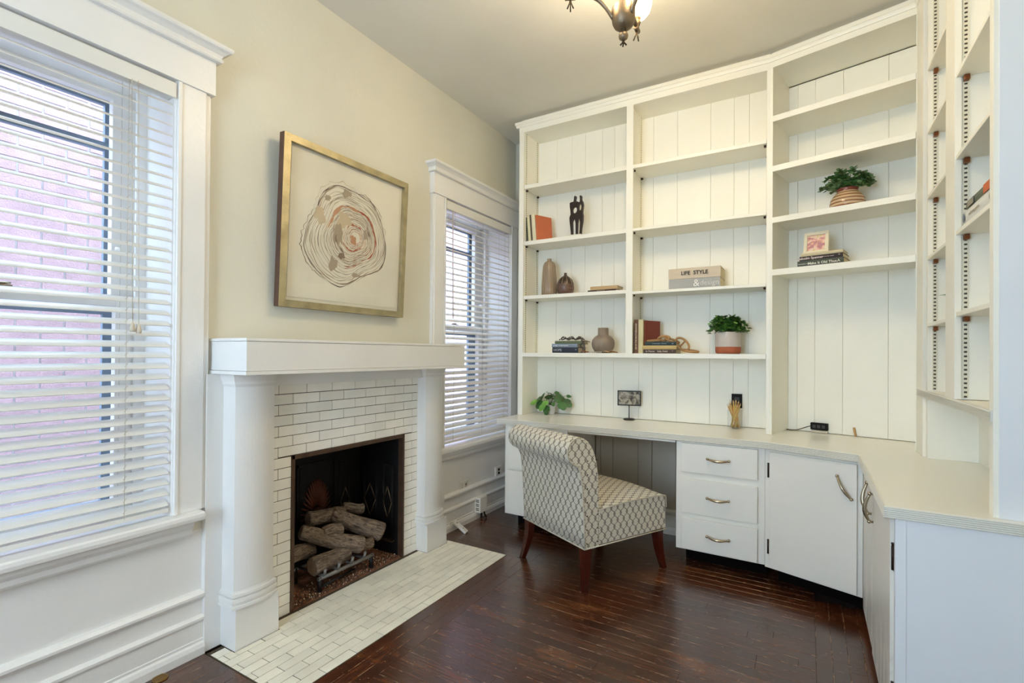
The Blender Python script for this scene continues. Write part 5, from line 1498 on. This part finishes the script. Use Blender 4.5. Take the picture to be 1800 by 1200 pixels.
def small_items():
    # black outlet cover behind the pencils
    t = thing('outlet_cover', 'black square outlet cover on the beadboard behind the pencil cup', 'outlet', (-.40, 3.545, .955))
    MB().box(-.432, -.368, 3.541, 3.5495, .905, .997).build('plate', M['black'], t, bevel=.002)
    m = MB(); m.box(-.415, -.385, 3.5395, 3.5415, .955, .975); m.box(-.415, -.385, 3.5395, 3.5415, .925, .945); m.build('socket', flat('2A2624', .5), t)
    # black socket block in the angled bay
    A = M3(.145, .285, 0)
    t = thing('socket_block', 'black socket block mounted low on the back of the angled bay', 'outlet', A.to_translation()+Vector((0, 0, .80)))
    MB().obox(A, .0, .092, .0, .028, .800, .842).build('body', M['black'], t, bevel=.004)
    m = MB()
    for x in (.02, .045, .07): m.obox(A, x-.008, x+.008, -.002, .001, .812, .830)
    m.build('socket', flat('2E2A28', .5), t)
    MB().obox(A, .005, .09, .004, .03, .7835, .797).build('bracket', flat('C8C2B0', .5), t)
    c = MB(); pts = [A @ Vector(q) for q in ((.002, .014, .82), (-.02, .012, .812), (-.045, .01, .800), (-.075, .008, .787), (-.1, -.02, .7855), (-.13, .0, .786))]
    c.tube(pts, .0028, 6); c.build('cable', flat('3A322A', .6), t)
    # clothes peg
    A = M3(.375, .296, .7825) @ Matrix.Rotation(-.18, 4, 'Y')
    t = thing('clothes_peg', 'small wooden clothes peg standing against the back of the angled bay', 'peg', A.to_translation())
    m = MB(); m.obox(A, -.005, .005, 0, .004, 0, .052); m.obox(A, -.005, .005, .007, .011, 0, .050); m.build('wood_half', flat('B48A50', .6), t)
    MB().tube([A @ Vector((-.006, .0055, .028)), A @ Vector((.006, .0055, .028))], .0035, 8).build('spring', M['brass'], t)
    # outlets on the left wainscot
    t = thing('wall_outlet', 'white double outlet plate low on the wall right of the fireplace', 'outlet', (-2.172, 2.957, .282))
    MB().box(-2.174, -2.168, 2.905, 3.005, .250, .312).build('plate', M['white_pl'], t, bevel=.002)
    m = MB()
    for y in (2.93, 2.975): m.box(-2.168, -2.1655, y-.012, y+.012, .264, .298)
    m.build('socket', flat('CFC8BC', .5), t)
    m = MB(); m.box(-2.1656, -2.1645, 2.968, 2.972, .276, .29); m.box(-2.1656, -2.1645, 2.979, 2.983, .276, .29); m.build('slot', M['black'], t)
    t = thing('phone_jack', 'small white jack plate on the wall next to the desk cabinet', 'outlet', (-2.17, 3.42, .29))
    MB().box(-2.174, -2.160, 3.375, 3.465, .255, .330).build('plate', M['white_pl'], t, bevel=.002)
    m = MB(); m.box(-2.161, -2.158, 3.405, 3.43, .270, .288); m.box(-2.161, -2.158, 3.405, 3.43, .297, .315); m.build('port', M['black'], t)
    # surge tap on the baseboard
    t = thing('surge_tap', 'white six outlet surge tap plugged in at the baseboard', 'outlet', (-2.12, 3.14, .1))
    MB().box(-2.158, -2.105, 3.075, 3.165, .050, .165).build('body', M['white_pl'], t, bevel=.005)
    m = MB()
    for i in range(3):
        for dz in (0, ): m.box(-2.145, -2.118, 3.0735, 3.0755, .068+i*.031, .074+i*.031); m.box(-2.145, -2.118, 3.0735, 3.0755, .080+i*.031, .086+i*.031)
    m.build('socket', flat('4A443E', .5), t)
    m = MB(); m.tube([(-2.13, 3.12, .05), (-2.125, 3.12, .03), (-2.12, 3.11, .004)], .007, 8); m.tube([(-2.115, 3.14, .05), (-2.11, 3.14, .03), (-2.10, 3.15, .004)], .006, 8); m.build('plug', M['black'], t)
    # loose outlet strip leaning on the baseboard
    t = thing('loose_adapter', 'loose white socket adapter with thin cord leaning on the baseboard', 'adapter', (-2.09, 2.80, .03))
    A = Matrix.Translation((-2.085, 2.80, .036)) @ Matrix.Rotation(.25, 4, 'Z') @ Matrix.Rotation(.62, 4, 'Y')
    MB().obox(A, -.058, .058, -.022, .022, -.008, .008).build('body', M['white_pl'], t, bevel=.003)
    m = MB(); m.obox(A, -.040, -.030, -.010, -.006, .0075, .009); m.obox(A, -.040, -.030, .004, .008, .0075, .009); m.obox(A, .02, .026, -.003, .003, .0075, .009); m.build('slot', M['black'], t)
    MB().tube([A @ Vector((-.055, 0, 0)), (-2.15, 2.775, .06), (-2.155, 2.75, .03), (-2.15, 2.73, .003)], .002, 6).build('cord', flat('C8C0B0', .7), t)
    t = thing('gas_valve', 'small round brass gas key plate set in the floor below the near window', 'valve', (-2.12, .945, 0))
    MB().lathe([(.012, .0002), (.026, .0002), (.027, .003), (.020, .004), (.012, .002)], -2.12, .945, 24, .0005).build('ring', flat('8A6A3A', .35, .8), t)
    MB().lathe([(.0, .0012), (.013, .001)], -2.12, .945, 16, .0005).build('key_hole', M['black'], t, fix=False)
small_items()
